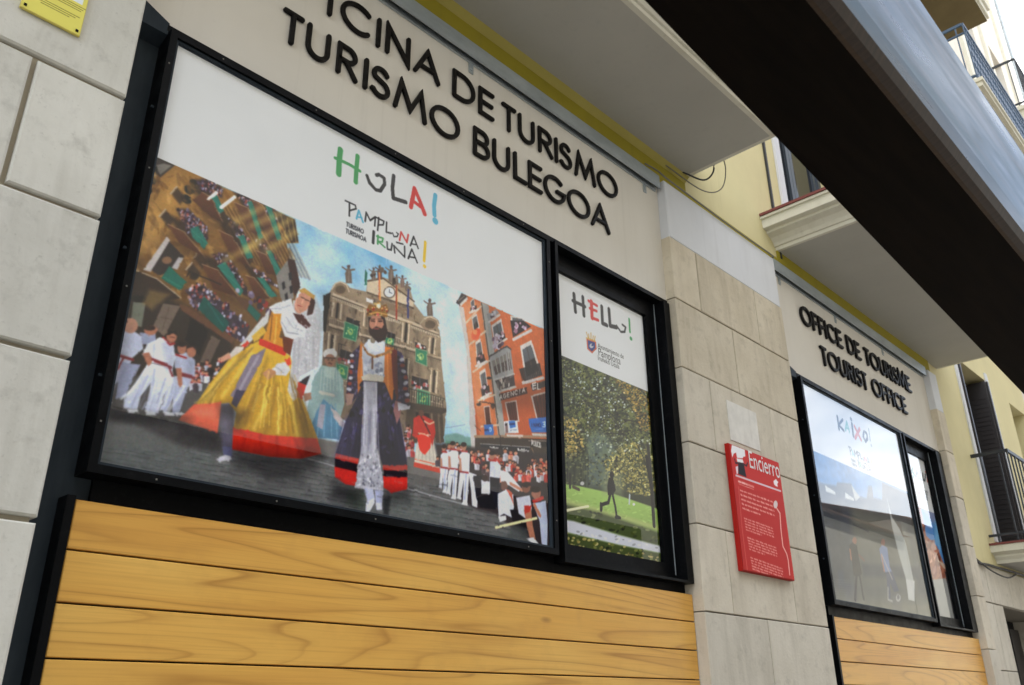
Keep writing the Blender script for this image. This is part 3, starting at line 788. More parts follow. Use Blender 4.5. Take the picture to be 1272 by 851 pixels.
# ------------------------------------------------------------------ print 1: giants' parade, white header
g1, g2 = POSTERS[1]
def scribble_logo(C, dx=0, dz=0, fade=0.0):
    """handwritten two-line logo, drawn in the near poster's view and shifted"""
    C.setview(400, 160, .2232)
    K = lambda c: tuple(np.array(c) * (1 - fade) + np.array(WHITE_INK) * fade)
    BLK, BLU, RED, GRN, YEL = K((22, 24, 34)), K((80, 168, 200)), K((196, 52, 52)), K((58, 148, 84)), K((226, 190, 40))
    S = lambda pts, w, c: C.line([(p[0] + dx, p[1] + dz) for p in [C.tp(q) for q in pts]], w * .00105, c, raw=True)
    S([(130, 400), (185, 425), (190, 445), (155, 455)], 7, BLK); S([(153, 412), (152, 485)], 8, BLK)
    S([(192, 500), (205, 455), (228, 520)], 9, BLU); S([(195, 490), (222, 495)], 7, BLU)
    S([(240, 515), (246, 465), (268, 510), (297, 490), (293, 540)], 8, BLK)
    S([(310, 565), (316, 495)], 8, BLK); S([(300, 492), (345, 515), (340, 535), (315, 535)], 7, BLK)
    S([(360, 520), (358, 575), (385, 582)], 8, BLK); S([(393, 580), (400, 600), (418, 600), (425, 585), (415, 578)], 6, BLK)
    S([(432, 620), (440, 575), (472, 632), (480, 590)], 9, RED)
    S([(492, 650), (510, 600), (535, 665)], 8, BLK); S([(495, 640), (525, 645)], 6, BLK)
    S([(288, 572), (284, 635)], 13, BLK); S([(310, 640), (312, 595)], 9, GRN); S([(305, 598), (340, 610), (335, 630), (315, 628), (350, 660)], 8, GRN)
    S([(362, 630), (364, 670), (385, 675), (390, 640)], 8, BLK); S([(405, 690), (400, 650), (460, 715), (460, 655)], 8, BLK); S([(415, 632), (450, 642)], 7, BLK)
    S([(480, 722), (500, 670), (530, 745)], 8, BLK); S([(482, 712), (520, 718)], 7, BLK)
    S([(575, 632), (568, 735)], 15, YEL); S([(570, 765), (571, 766)], 17, YEL)
    X, Z = C.tp((136, 542)); C.text('TURISMO', X + dx, Z + dz + .001, .018, .0044, K((46, 50, 60)), .72, .34)
    X, Z = C.tp((133, 572)); C.text('TURISMOA', X + dx, Z + dz - .005, .018, .0044, K((46, 50, 60)), .72, .34)

C = Canvas(*g1, -.004, .00315)
C.c[:] = WHITE_INK
gx, gz = np.meshgrid(np.linspace(0, 1, C.nx), np.linspace(0, 1, C.nz))
zp = at(187, 190, -.004)[1]; zp = .5 * (zp + at(672, 407, -.004)[1])
inphoto = C.Z < zp
# soft tileable value noise for clouds and stone
def vnoise(nz, nx, cell, oct_=4):
    out = np.zeros((nz, nx)); amp = 1; tot = 0
    for o in range(oct_):
        k = max(2, int(cell / 2 ** o)); gr = rng.random((nz // k + 3, nx // k + 3))
        yy = np.arange(nz) / k; xx = np.arange(nx) / k; y0 = yy.astype(int); x0 = xx.astype(int)
        fy = (yy - y0)[:, None]; fx = (xx - x0)[None]; fy = fy * fy * (3 - 2 * fy); fx = fx * fx * (3 - 2 * fx)
        out += amp * ((gr[y0][:, x0] * (1 - fx) + gr[y0][:, x0 + 1] * fx) * (1 - fy) + (gr[y0 + 1][:, x0] * (1 - fx) + gr[y0 + 1][:, x0 + 1] * fx) * fy)
        tot += amp; amp *= .55
    return out / tot
skyc = np.array([92, 156, 196.]) * np.ones((C.nz, C.nx, 3)); skyc += (np.clip((zp - C.Z) / .55, 0, 1)[:, None, None]) * np.array([50, 30, 14.])
cn = vnoise(C.nz, C.nx, 150, 4); cm = np.clip((cn - .42) / .20, 0, 1)
skyc = skyc * (1 - cm[..., None] * .85) + np.array([214, 222, 228.]) * cm[..., None] * .85
C.c[inphoto] = skyc[inphoto]
TEAL = (34, 104, 92); BRN = (92, 58, 40); DKB = (48, 36, 30)
PEOPLE = [(176, 176, 196), (140, 134, 164), (70, 50, 70), (140, 56, 50), (150, 104, 88), (60, 45, 50), (44, 32, 38), (84, 70, 92), (168, 120, 100)]
# --- ochre building on the left
C.setview(100, 170, .23585)
C.poly([(200, 60), (370, 85), (1130, 440), (1150, 560), (1085, 560), (1100, 640), (1150, 790), (1120, 900), (1100, 1000), (1000, 1300), (150, 1300), (150, 400)], (140, 102, 52), grad=(66, 48, 32))
C.poly([(300, 380), (500, 190), (640, 260), (460, 450), (330, 600)], (176, 134, 72), .8, 20)
C.poly([(330, 340), (460, 470), (400, 560), (290, 620)], (186, 146, 84), .55, 14)
C.poly([(375, 88), (500, 148), (420, 215), (385, 180), (350, 300), (330, 290)], (54, 48, 46)); C.poly([(395, 150), (440, 140), (480, 152), (420, 200)], (110, 106, 100))
for x, y in ((378, 160), (370, 225), (350, 275), (600, 248), (573, 280), (557, 328)): C.oval(x, y, 32, 22, (26, 30, 30), rot=38)
for x, y in ((366, 180), (345, 245)): C.line([(x - 12, y + 15), (x + 30, y + 22)], 6, (150, 160, 165))
C.line([(385, 340), (470, 450)], 3, (110, 80, 45)); 
C.dabs([(250, 200), (500, 190), (1130, 450), (1140, 850), (240, 850)], 420, [(104, 72, 36), (190, 148, 84), (82, 56, 32), (130, 92, 46)], 9, 30, .4, 14, -35)
for k in range(16):
    x = 700 + k * 26; C.line([(x, 330 + k * 12), (x + 190 - k * 5, 660 + k * 6)], 9, (48, 34, 28), .5, soft=3); C.line([(x + 10, 330 + k * 12), (x + 200 - k * 5, 660 + k * 6)], 4, (196, 166, 110), .45)
for x, y in ((480, 300), (420, 420), (600, 640), (720, 420), (560, 700), (830, 640)): C.poly([(x, y), (x + 30, y - 34), (x + 74, y + 20), (x + 44, y + 58)], (46, 36, 32), .85, 3); C.line([(x - 5, y), (x + 28, y - 38)], 7, (180, 170, 156), .8)
def bal(slab, teal, ppl=None, n=26):
    sh = np.array(slab, float); C.poly(sh + (18, 46), (70, 46, 26), .55, 10); C.poly(sh + (0, -52), (40, 30, 28), .8, 6)
    if ppl: C.poly(ppl, (50, 38, 42), 1, 4); C.dabs(ppl, n * 7, PEOPLE, 4, 7)
    C.poly(slab, BRN, grad=(70, 42, 30)); C.line(slab[:3], 4, (170, 140, 110), .8)
    C.poly(teal, TEAL); c = np.mean(teal, 0); C.line([teal[0], c, teal[2]], 4, (62, 140, 124), .6); C.line([teal[1], teal[-2]], 3, (20, 68, 62), .6)
bal([(640, 290), (690, 320), (750, 450), (690, 425), (590, 335)], [(690, 315), (720, 308), (754, 390), (735, 405)], [(600, 230), (660, 220), (750, 270), (745, 320), (640, 285)], 20)
bal([(808, 345), (880, 372), (985, 560), (900, 500)], [(880, 345), (905, 335), (962, 530), (940, 545)], [(820, 300), (890, 310), (960, 420), (880, 380)], 18)
bal([(895, 325), (960, 360), (1050, 560), (1000, 550)], [(975, 362), (1002, 356), (1060, 540), (1035, 545)], [(900, 320), (1000, 350), (1090, 470), (1000, 440)], 14)
C.poly([(1010, 380), (1130, 435), (1148, 550), (1110, 560), (1060, 470)], (58, 44, 34)); 
for k in range(4): C.line([(1025 + k * 30, 400 + k * 12), (1065 + k * 24, 520 + k * 12)], 6, (150, 128, 82), .7)
bal([(725, 490), (800, 525), (905, 705), (790, 620)], [(830, 525), (860, 515), (905, 635), (880, 645)], [(770, 420), (830, 460), (900, 560), (830, 530)], 18)
bal([(460, 460), (545, 500), (655, 635), (520, 560)], [(575, 480), (620, 470), (670, 560), (650, 592), (590, 530)], [(505, 380), (570, 380), (670, 480), (670, 545), (560, 500)], 46)
bal([(925, 600), (980, 622), (1050, 740), (980, 720)], [(980, 600), (1002, 598), (1062, 720), (1030, 728)], [(920, 540), (980, 570), (1050, 660), (980, 620)], 14)
bal([(640, 670), (720, 700), (840, 850), (700, 800)], [(720, 680), (762, 658), (858, 812), (840, 838)], [(690, 620), (770, 610), (880, 800), (900, 850), (860, 830)], 50)
bal([(870, 730), (915, 742), (1000, 850), (930, 860)], [(930, 740), (965, 745), (1035, 840), (1000, 845)], [(900, 690), (970, 720), (1050, 800), (960, 760)], 16)
C.poly([(1090, 640), (1130, 650), (1160, 790), (1130, 840), (1100, 760)], (56, 36, 36)); C.poly([(1030, 730), (1090, 650), (1125, 850), (1060, 880)], (120, 116, 112))
for x, y in ((1060, 770), (1095, 720), (1100, 790), (1075, 830)): C.poly([(x, y), (x + 14, y - 10), (x + 20, y + 30), (x + 5, y + 36)], (34, 34, 40))
C.poly([(330, 700), (455, 525), (472, 545), (372, 712)], (176, 170, 168)); C.poly([(372, 706), (468, 552), (545, 630), (500, 690), (420, 730)], (44, 38, 38)); C.poly([(480, 690), (520, 628), (542, 640), (510, 700)], (164, 160, 160))
C.oval(455, 650, 26, 20, (118, 88, 66)); C.poly([(425, 745), (468, 680), (556, 765), (520, 808)], (24, 96, 82)); C.line([(440, 740), (525, 790)], 4, (60, 140, 122), .7)
C.line([(560, 735), (575, 710), (740, 778)], 7, (34, 28, 28)); C.oval(598, 735, 26, 18, (36, 30, 28), .8)
C.poly([(240, 690), (400, 748), (528, 850), (225, 900)], DKB); C.line([(255, 687), (400, 746), (528, 848)], 5, (178, 168, 150)); C.dabs([(560, 800), (640, 760), (720, 848), (600, 900)], 130, PEOPLE, 5.5, 9)
for a, b in (((815, 450), (960, 370)), ((870, 590), (1110, 430)), ((760, 650), (940, 560)), ((900, 470), (1060, 400)), ((980, 600), (1130, 500))):
    C.line([a, b], 34, (224, 196, 110), .34, soft=6)  # translucent bands: reflections on the glass, painted into the print
C.line([(678, 326), (716, 294)], 17, (246, 244, 232)); C.line([(742, 371), (812, 317)], 17, (246, 244, 232)); C.oval(745, 370, 10, 8, (255, 255, 250))  # white streaks painted as ceiling-light reflections in the glass
# --- arcade, lower left
C.setview(90, 360, .28194)
C.poly([(150, 40), (330, -10), (480, 60), (700, 200), (720, 330), (600, 420), (560, 470), (120, 500)], (44, 36, 32), 1, 8)
C.poly([(268, 50), (322, 60), (305, 165), (255, 150)], (104, 108, 96)); C.poly([(400, 60), (475, 72), (405, 205), (350, 172)], (104, 90, 80)); C.line([(425, 80), (395, 180)], 3, (76, 64, 58)); C.line([(385, 120), (445, 132)], 3, (76, 64, 58))
C.poly([(612, 200), (652, 222), (606, 322), (560, 320)], (92, 78, 70)); C.poly([(520, 120), (600, 180), (560, 290), (500, 220)], (26, 22, 24)); C.oval(290, 40, 36, 16, (28, 26, 26)); C.poly([(340, 0), (430, 20), (350, 90), (310, 60)], (120, 98, 58), .7, 5)
C.poly([(500, 10), (580, -20), (780, 160), (760, 240), (690, 200)], (56, 46, 56)); C.dabs([(500, 0), (590, -30), (780, 150), (760, 240), (690, 200), (520, 60)], 380, PEOPLE, 5, 8)
C.poly([(470, 62), (500, 70), (715, 215), (700, 236), (480, 90)], (92, 62, 44)); C.poly([(580, 28), (695, 148), (662, 188), (552, 86)], (16, 74, 68)); C.line([(600, 60), (665, 160)], 5, (40, 110, 98), .6)
C.poly([(700, 20), (770, 40), (860, 130), (820, 150)], (84, 58, 40)); C.poly([(780, 60), (830, 110), (815, 140), (770, 90)], (20, 84, 74)); C.dabs([(720, 0), (800, 0), (880, 90), (840, 110)], 36, PEOPLE, 9, 12)
# --- street
C.setview(330, 480, .2115)
C.poly([(-1200, 40), (-560, 150), (-380, 300), (0, 320), (300, 300), (440, 330), (830, 380), (1000, 440), (1182, 560), (1500, 700), (1760, 900), (1760, 1200), (-1200, 1200)], (104, 100, 98), 1, 3, grad=(92, 98, 100))
gs = np.array([104, 106, 106.])
sn = vnoise(C.nz, C.nx, 10, 3); zmask = (C.Z < at(300, 570, -.004)[1] + .20)[:, None]
# cobbles: courses of dark joints running with the street's fall
C.setview(330, 480, .2115)
for r_ in range(26):
    y0 = 330 + r_ * 21 + r_ * r_ * .25
    for k in range(34):
        x = -1050 + k * 78 + (r_ % 2) * 39 + rng.normal(0, 10); y = y0 + (x - 200) * .17 + rng.normal(0, 4)
        if x > 840 and y < 560: continue
        if y < 345 + max(0, (x - 200)) * .28 or y < 330: continue
        sh = rng.normal(0, 12); C.poly([(x, y), (x + 66, y + 12), (x + 64, y + 26), (x - 2, y + 15)], gs + sh + np.array([0, 2, 3]), .55, 3); C.line([(x, y + 15), (x + 66, y + 27)], 4, (40, 41, 44), .55 * rng.random() + .2)
C.line([(250, 425), (410, 470), (830, 600), (1190, 700)], 7, (168, 168, 172), .9); C.line([(270, 412), (400, 452)], 4, (140, 140, 142), .8)
C.poly([(-50, 470), (180, 480), (200, 540), (0, 560)], (40, 38, 40), .7, 24); C.poly([(420, 580), (560, 600), (520, 680), (400, 650)], (44, 42, 46), .65, 20)
C.poly([(480, 600), (580, 610), (585, 730), (470, 690)], (52, 66, 50), .45, 8); C.poly([(690, 640), (735, 650), (720, 760), (690, 750)], (34, 34, 38), .7, 4)
C.poly([(740, 620), (1170, 720), (1170, 820), (730, 770)], (104, 112, 108), .35, 4)
C.setview(90, 360, .28194)
C.poly([(100, 560), (400, 580), (640, 640), (620, 850), (90, 850)], (92, 100, 98), .28, 6)
C.poly([(90, 380), (560, 380), (700, 560), (660, 720), (480, 690), (300, 600), (90, 560)], (74, 72, 72), 1, 6)
# --- four men in white
W1, W2, W3 = (212, 217, 230), (176, 182, 202), (140, 146, 172); SASH = (118, 38, 42); SK = (160, 106, 84)
C.crowd([(540, 340), (660, 300), (690, 380), (640, 470), (520, 440)], 34, [(196, 200, 214), (160, 60, 55), (190, 190, 205), (60, 50, 60)], 13)
C.poly([(185, 175), (245, 165), (305, 205), (312, 260), (250, 312), (172, 285)], W2); C.poly([(165, 285), (262, 310), (232, 370), (190, 420), (152, 482), (136, 470), (150, 380)], W2); C.poly([(215, 320), (300, 330), (230, 470), (190, 480)], W3); C.oval(255, 158, 34, 34, (172, 128, 108)); C.oval(222, 140, 24, 16, (60, 40, 34)); C.line([(175, 280), (265, 308)], 14, SASH); C.line([(225, 300), (200, 350)], 8, SASH)
C.poly([(140, 478), (175, 498), (150, 502)], (200, 204, 212)); C.poly([(300, 190), (365, 190), (370, 240), (310, 240)], W3); C.oval(345, 178, 30, 22, SK); C.oval(340, 168, 26, 12, (48, 34, 30))
C.poly([(452, 290), (500, 275), (540, 310), (540, 385), (480, 380), (450, 340)], W2); C.poly([(450, 380), (530, 385), (500, 450), (470, 545), (440, 548), (445, 470), (412, 545), (385, 530), (415, 440)], W2, grad=W3); C.oval(524, 272, 21, 27, SK); C.poly([(505, 258), (515, 240), (545, 250), (548, 270), (530, 252)], (40, 30, 28)); C.oval(482, 258, 20, 26, SK); C.oval(482, 240, 20, 12, (38, 30, 28)); C.line([(455, 285), (500, 300)], 10, (150, 44, 42)); C.line([(470, 372), (535, 388)], 13, SASH); C.poly([(455, 345), (480, 345), (485, 420), (468, 430)], SK)
C.poly([(330, 238), (385, 213), (445, 240), (455, 300), (440, 352), (335, 315), (308, 285)], W1); C.poly([(335, 318), (440, 352), (446, 390), (400, 470), (378, 545), (318, 540), (340, 450), (345, 410), (300, 470), (285, 530), (225, 520), (228, 480), (290, 390)], W1, grad=W2)
C.line([(362, 350), (352, 420)], 5, W3, .8); C.line([(300, 420), (262, 510)], 6, W3, .7); C.line([(410, 390), (372, 500)], 6, W3, .7); C.line([(360, 240), (355, 300)], 6, W2, .8)
C.line([(338, 303), (432, 338)], 17, SASH); C.line([(425, 340), (440, 380)], 9, SASH); C.oval(437, 206, 23, 27, SK); C.poly([(413, 200), (420, 178), (455, 180), (463, 205), (445, 192)], (34, 26, 26)); C.line([(430, 208), (450, 210)], 3, (60, 36, 30)); C.line([(400, 212), (430, 242), (448, 236)], 11, (152, 46, 42)); C.poly([(308, 280), (338, 275), (352, 322), (334, 338)], SK)
for x, y in ((240, 530), (318, 540), (400, 542), (450, 545)): C.poly([(x, y - 6), (x + 45, y), (x + 52, y + 14), (x + 8, y + 12)], (206, 208, 214))
C.line([(180, 515), (215, 525)], 8, (34, 34, 36)); C.line([(390, 566), (418, 576)], 9, (40, 40, 44))
# --- town hall
C.setview(330, 320, .2115)
TAN, TAND, TANL = (150, 132, 110), (84, 72, 60), (198, 182, 158)
C.poly([(318, 900), (335, 560), (340, 450), (372, 210), (400, 165), (450, 145), (498, 178), (590, 200), (598, 132), (680, 112), (790, 152), (850, 190), (872, 270), (930, 345), (980, 345), (1022, 430), (1035, 640), (1060, 860), (1062, 890), (1045, 1090), (820, 1090)], TAN, grad=(112, 96, 80))
C.dabs([(345, 230), (400, 190), (590, 210), (700, 130), (870, 280), (1015, 440), (1050, 880), (820, 1050), (340, 880)], 700, [TAND, (134, 114, 92), (58, 48, 42), (150, 130, 104)], 5, 13, .5)
for k in range(9): C.line([(372 + k * 74, 250 + k * 27), (352 + k * 80, 880 + k * 12)], 26, (50, 42, 38), .45, soft=8)
C.poly([(338, 222), (382, 205), (352, 440), (338, 430)], (26, 22, 22)); C.poly([(395, 205), (600, 290), (870, 380), (1015, 440), (1018, 470), (860, 415), (600, 330), (388, 240)], TANL, .9); C.line([(390, 225), (1018, 455)], 6, (64, 52, 44)); C.line([(375, 395), (1030, 590)], 9, TANL, .8); C.line([(372, 408), (1032, 604)], 5, (52, 44, 38)); C.line([(390, 352), (600, 420), (1025, 560)], 6, (150, 130, 106), .8)
C.line([(340, 575), (1035, 800)], 7, (140, 120, 98), .7); C.line([(340, 590), (1035, 815)], 4, (48, 40, 36), .8)
C.poly([(600, 135), (690, 120), (870, 255), (868, 290), (592, 205)], TANL); C.line([(600, 138), (690, 122), (872, 258)], 9, (82, 66, 54)); C.line([(596, 204), (868, 296)], 8, (84, 70, 56))
C.poly([(600, 225), (865, 312), (862, 352), (598, 262)], (124, 104, 84)); C.dabs([(600, 230), (860, 315), (858, 350), (600, 262)], 40, [(60, 50, 44), (150, 130, 105)], 5, 12)
C.oval(727, 204, 36, 36, (96, 80, 66)); C.oval(727, 204, 29, 29, (206, 212, 218)); C.line([(727, 204), (727, 186)], 4, (50, 50, 60)); C.line([(727, 204), (742, 210)], 4, (50, 50, 60))
for x, y, w in ((440, 160, 50), (965, 365, 55)):
    C.oval(x, y + 22, w, 40, (134, 114, 92)); C.oval(x, y + 28, w * .6, 24, (90, 76, 62)); C.line([(x - w, y + 25), (x - w * .6, y - 8), (x, y - 18), (x + w * .7, y), (x + w, y + 40)], 7, TANL)
for x0, y0, x1, y1 in ((500, 190, 590, 230), (880, 340, 935, 362)):
    for k in range(9): f = k / 8; C.line([(x0 + (x1 - x0) * f, y0 + (y1 - y0) * f), (x0 + (x1 - x0) * f, y0 + (y1 - y0) * f + 34)], 5, (150, 132, 108))
def statue(x, y, k=1.0, c=(104, 90, 80)):
    C.poly([(x - 12 * k, y + 55 * k), (x - 16 * k, y + 5 * k), (x - 6 * k, y - 22 * k), (x + 8 * k, y - 22 * k), (x + 16 * k, y + 2 * k), (x + 20 * k, y + 55 * k)], c); C.oval(x + 2 * k, y - 32 * k, 9 * k, 11 * k, (84, 70, 64)); C.line([(x - 10 * k, y - 14 * k), (x - 30 * k, y - 28 * k)], 8 * k, c); C.line([(x + 10 * k, y - 12 * k), (x + 32 * k, y - 16 * k)], 8 * k, c); C.line([(x + 4 * k, y - 8 * k), (x + 2 * k, y + 45 * k)], 5 * k, (140, 124, 112), .7)
for (xa, ya), (xb, yb), n_ in (((392, 232), (1016, 462), 60), ((376, 414), (1030, 610), 64), ((342, 596), (1036, 820), 66), ((600, 205), (866, 300), 30)):
    for k in range(n_): f = k / n_; C.line([(xa + (xb - xa) * f, ya + (yb - ya) * f), (xa + (xb - xa) * f - 1, ya + (yb - ya) * f + 9)], 4, (62, 52, 44), .7)
for (xa, ya), (xb, yb), n_ in (((378, 356), (560, 412), 18), ((700, 450), (860, 500), 16), ((345, 690), (500, 735), 16), ((860, 780), (1040, 830), 18)):
    C.line([(xa, ya), (xb, yb)], 5, (206, 190, 166)); C.line([(xa, ya + 34), (xb, yb + 34)], 5, (188, 170, 146))
    for k in range(n_): f = k / n_; C.line([(xa + (xb - xa) * f, ya + (yb - ya) * f), (xa + (xb - xa) * f, ya + (yb - ya) * f + 32)], 3.5, (176, 158, 134)); C.line([(xa + (xb - xa) * (f + .5 / n_), ya + (yb - ya) * f + 4), (xa + (xb - xa) * (f + .5 / n_), ya + (yb - ya) * f + 30)], 4, (54, 46, 42), .8)
statue(485, 88, 1.15); statue(962, 285, 1.05); statue(632, 92, .8); statue(668, 80, .8, (86, 58, 56)); statue(735, 88, 1.0); statue(768, 125, .6); statue(802, 135, .75, (120, 96, 88)); statue(830, 165, .6)
C.dabs([(610, 110), (700, 60), (840, 150), (860, 200), (720, 130)], 46, [(96, 82, 74), (140, 122, 110), (62, 52, 48)], 9, 12)
for x, y0, y1 in ((400, 258, 345), (448, 270, 360), (375, 440, 545), (412, 452, 548), (810, 378, 492), (846, 388, 505), (968, 466, 560), (1000, 476, 566), (975, 655, 785), (1010, 664, 795), (842, 600, 745), (585, 300, 400), (812, 590, 730)):
    C.line([(x, y0), (x - 8, y1)], 15, TANL); C.line([(x + 5, y0), (x - 3, y1)], 5, (108, 90, 72), .8); C.line([(x - 18, y0 - 4), (x + 14, y0 + 2)], 7, (150, 130, 104)); C.line([(x - 26, y1 + 4), (x + 8, y1 + 12)], 8, (132, 112, 90))
for x, y0, y1 in ((424, 272, 350), (393, 455, 540), (828, 390, 490), (985, 478, 558), (992, 668, 785), (827, 600, 730)): C.line([(x, y0), (x - 8, y1)], 15, (44, 38, 36))
for q in ([(475, 345), (556, 372), (546, 455), (468, 430)], [(440, 532), (508, 556), (494, 622), (430, 600)], [(878, 488), (942, 512), (942, 560), (878, 540)], [(860, 690), (952, 716), (956, 782), (856, 752)], [(715, 430), (762, 446), (758, 505), (712, 492)], [(500, 690), (540, 700), (535, 780), (490, 770)]):
    C.poly(q, (32, 29, 34)); C.line([q[0], q[1]], 6, (140, 120, 98)); a = (np.array(q[0]) + q[1]) / 2; b = (np.array(q[2]) + q[3]) / 2; C.line([tuple(a), tuple(b)], 4, (84, 88, 98), .8)
C.dabs([(860, 720), (960, 750), (960, 790), (850, 760)], 26, [(190, 190, 200), (150, 60, 60), (60, 50, 50)], 8, 11); C.dabs([(430, 580), (500, 600), (490, 640), (425, 620)], 14, [(190, 190, 200), (140, 60, 60)], 8, 11); C.dabs([(880, 505), (945, 525), (945, 548), (880, 535)], 14, [(200, 190, 190), (170, 60, 50)], 8, 11)
for q in ([(465, 372), (547, 404), (532, 496), (452, 470)], [(415, 612), (487, 640), (477, 718), (408, 692)], [(878, 532), (947, 545), (950, 642), (880, 612)], [(888, 765), (966, 790), (968, 900), (888, 870)], [(704, 468), (756, 482), (752, 518), (700, 502)]):
    A = np.array(q, float); c = A.mean(0); C.poly(q, (112, 150, 118)); C.poly((A - c) * .86 + c, (24, 104, 78)); C.poly((A - c) * .72 + c, (34, 118, 86)); C.oval(c[0], c[1], 15, 20, (150, 176, 96)); C.oval(c[0], c[1], 8, 12, (34, 118, 86))
    for d in (.62,): C.dabs([tuple(t) for t in (A - c) * d + c], 10, [(150, 180, 120)], 4, 5)
for x0, x1 in ((845, 1055), (700, 790), (430, 470)):
    y = 770 if x0 == 845 else 505
    for k in range(int((x1 - x0) / 14)): C.line([(x0 + k * 14, y + k * 4), (x0 + k * 14 - 2, y + 70 + k * 4)], 4, (38, 34, 34))
    C.line([(x0, y), (x1, y + (x1 - x0) * .29)], 5, (54, 48, 44))
C.line([(668, 92), (672, 250)], 11, (206, 142, 72)); C.line([(666, 100), (664, 240)], 5, (178, 60, 50), .7); C.line([(768, 165), (768, 365)], 10, (150, 60, 46)); C.line([(773, 170), (773, 300)], 4, (200, 150, 60), .8); C.line([(838, 190), (836, 352)], 11, (50, 56, 110)); C.poly([(585, 68), (598, 92), (592, 160), (578, 162)], (26, 98, 80))
C.poly([(590, 235), (632, 250), (630, 270), (592, 258)], (206, 206, 206))
C.setview(330, 480, .2115)
C.poly([(830, 90), (1062, 130), (1062, 150), (1035, 165), (830, 130)], (60, 50, 44)); C.poly([(830, 130), (1040, 165), (1050, 330), (860, 330), (820, 220)], (70, 58, 48)); C.line([(975, 165), (985, 320)], 12, (112, 96, 80)); C.line([(1015, 168), (1025, 330)], 12, (100, 84, 70)); C.poly([(880, 150), (960, 160), (960, 200), (885, 190)], (34, 28, 28))
C.poly([(1052, 285), (1120, 275), (1240, 310), (1240, 420), (1050, 360)], (108, 146, 140), 1, 3); C.poly([(1060, 320), (1240, 360), (1240, 420), (1060, 360)], (64, 110, 84), .8, 5); C.line([(1050, 245), (1170, 225)], 3, (120, 140, 150)); 
# --- orange house on the right
C.setview(500, 340, .188)
OR, ORL, ORD = (186, 98, 52), (200, 130, 84), (150, 66, 30)
C.poly([(375, 205), (398, 132), (435, 148), (960, 380), (960, 1100), (500, 1240), (470, 900), (440, 600)], OR, grad=(168, 76, 36))
C.poly([(395, 180), (520, 190), (560, 480), (640, 1150), (520, 1150), (460, 700)], ORL, .55, 3)
C.poly([(370, 208), (404, 225), (440, 480), (500, 1180), (455, 1180), (420, 500)], (184, 178, 176)); C.poly([(356, 192), (390, 128), (432, 150), (378, 216)], (52, 44, 46)); C.line([(370, 180), (408, 148)], 5, (120, 104, 96)); C.line([(385, 205), (425, 165)], 14, (190, 184, 180))
C.poly([(515, 185), (565, 208), (655, 850), (690, 1160), (640, 1160), (600, 800)], (150, 150, 146)); C.line([(522, 195), (600, 760), (650, 1160)], 8, (70, 56, 48))
for a, b in (((420, 325), (520, 215)), ((440, 475), (548, 378)), ((465, 650), (575, 575)), ((500, 838), (610, 800)), ((520, 1010), (632, 1000))): C.line([a, b], 10, (196, 172, 148))
def win(q, rail=True, fr=(196, 190, 186)):
    A = np.array(q, float); c = A.mean(0); C.poly((A - c) * 1.32 + c, fr); C.poly(q, (34, 30, 34)); C.poly([A[0], A[1], (A[1] + A[2]) / 2, (A[0] + A[3]) / 2], (120, 132, 140), .55, 2); C.line([(A[0] + A[1]) / 2, (A[2] + A[3]) / 2], 5, (70, 58, 54))
    if rail:
        d = A[3] - A[0]; C.poly([A[0] + d * .62 - (10, 0), A[1] + d * .62 + (14, -4), A[2] + (14, -4), A[3] - (10, 0)], (26, 22, 26), .85); C.dabs([tuple(A[0] + d * .5), tuple(A[1] + d * .5), tuple(A[2]), tuple(A[3])], 9, [(150, 120, 130), (90, 50, 60), (200, 190, 200)], 8, 12); C.line([A[3] + (-16, 8), A[2] + (22, -2)], 12, (198, 190, 184))
win([(452, 190), (470, 170), (478, 235), (460, 250)], 1); win([(462, 300), (488, 278), (502, 350), (474, 375)], 0); win([(488, 470), (515, 450), (535, 580), (500, 605)]); win([(515, 670), (545, 650), (565, 790), (535, 815)])
C.oval(486, 400, 30, 42, (196, 74, 36), rot=25); C.oval(480, 385, 14, 16, (224, 122, 70)); win([(598, 355), (648, 320), (668, 430), (618, 480)], 1); win([(725, 290), (790, 300), (810, 345), (740, 390)], 0); C.poly([(712, 310), (800, 310), (848, 350), (730, 420)], (34, 26, 34)); C.dabs([(715, 300), (800, 310), (845, 350), (735, 400)], 26, [(150, 110, 130), (70, 40, 60), (190, 170, 190)], 9, 13); C.line([(732, 436), (850, 375)], 16, (196, 190, 190)); C.poly([(555, 265), (620, 235), (640, 260), (570, 310)], (130, 128, 132)); C.line([(570, 318), (642, 272)], 12, (190, 184, 182)); C.dabs([(560, 260), (620, 240), (636, 262), (570, 300)], 12, [(70, 60, 70), (180, 180, 186)], 7, 9)
C.dabs([(590, 430), (670, 400), (690, 460), (600, 510)], 30, [(120, 90, 110), (60, 40, 56), (170, 160, 176)], 10, 14)
C.poly([(570, 545), (690, 475), (715, 500), (735, 660), (610, 700)], (140, 140, 140)); C.line([(568, 550), (690, 480), (716, 500)], 9, (60, 54, 56))
for q in ([(590, 580), (635, 555), (650, 650), (615, 672)], [(645, 550), (682, 530), (695, 640), (660, 650)], [(690, 515), (706, 520), (722, 630), (705, 640)]): C.poly(q, (70, 58, 56)); A = np.array(q); C.line([tuple((A[0] + A[1]) / 2), tuple((A[2] + A[3]) / 2)], 4, (190, 190, 190)); C.poly([q[0], q[1], tuple(A[1] * .6 + A[2] * .4), tuple(A[0] * .6 + A[3] * .4)], (160, 160, 150), .5)
C.poly([(610, 705), (735, 665), (745, 740), (640, 775)], (56, 48, 50)); C.line([(608, 702), (738, 662)], 9, (168, 166, 164)); C.line([(640, 778), (748, 746)], 13, (180, 176, 172)); C.dabs([(618, 710), (732, 672), (738, 738), (642, 768)], 20, [(150, 140, 130), (80, 70, 70)], 5, 16)
win([(792, 500), (850, 470), (900, 640), (820, 680)], 0); C.poly([(770, 630), (905, 590), (925, 670), (800, 715)], (26, 22, 26), .8)
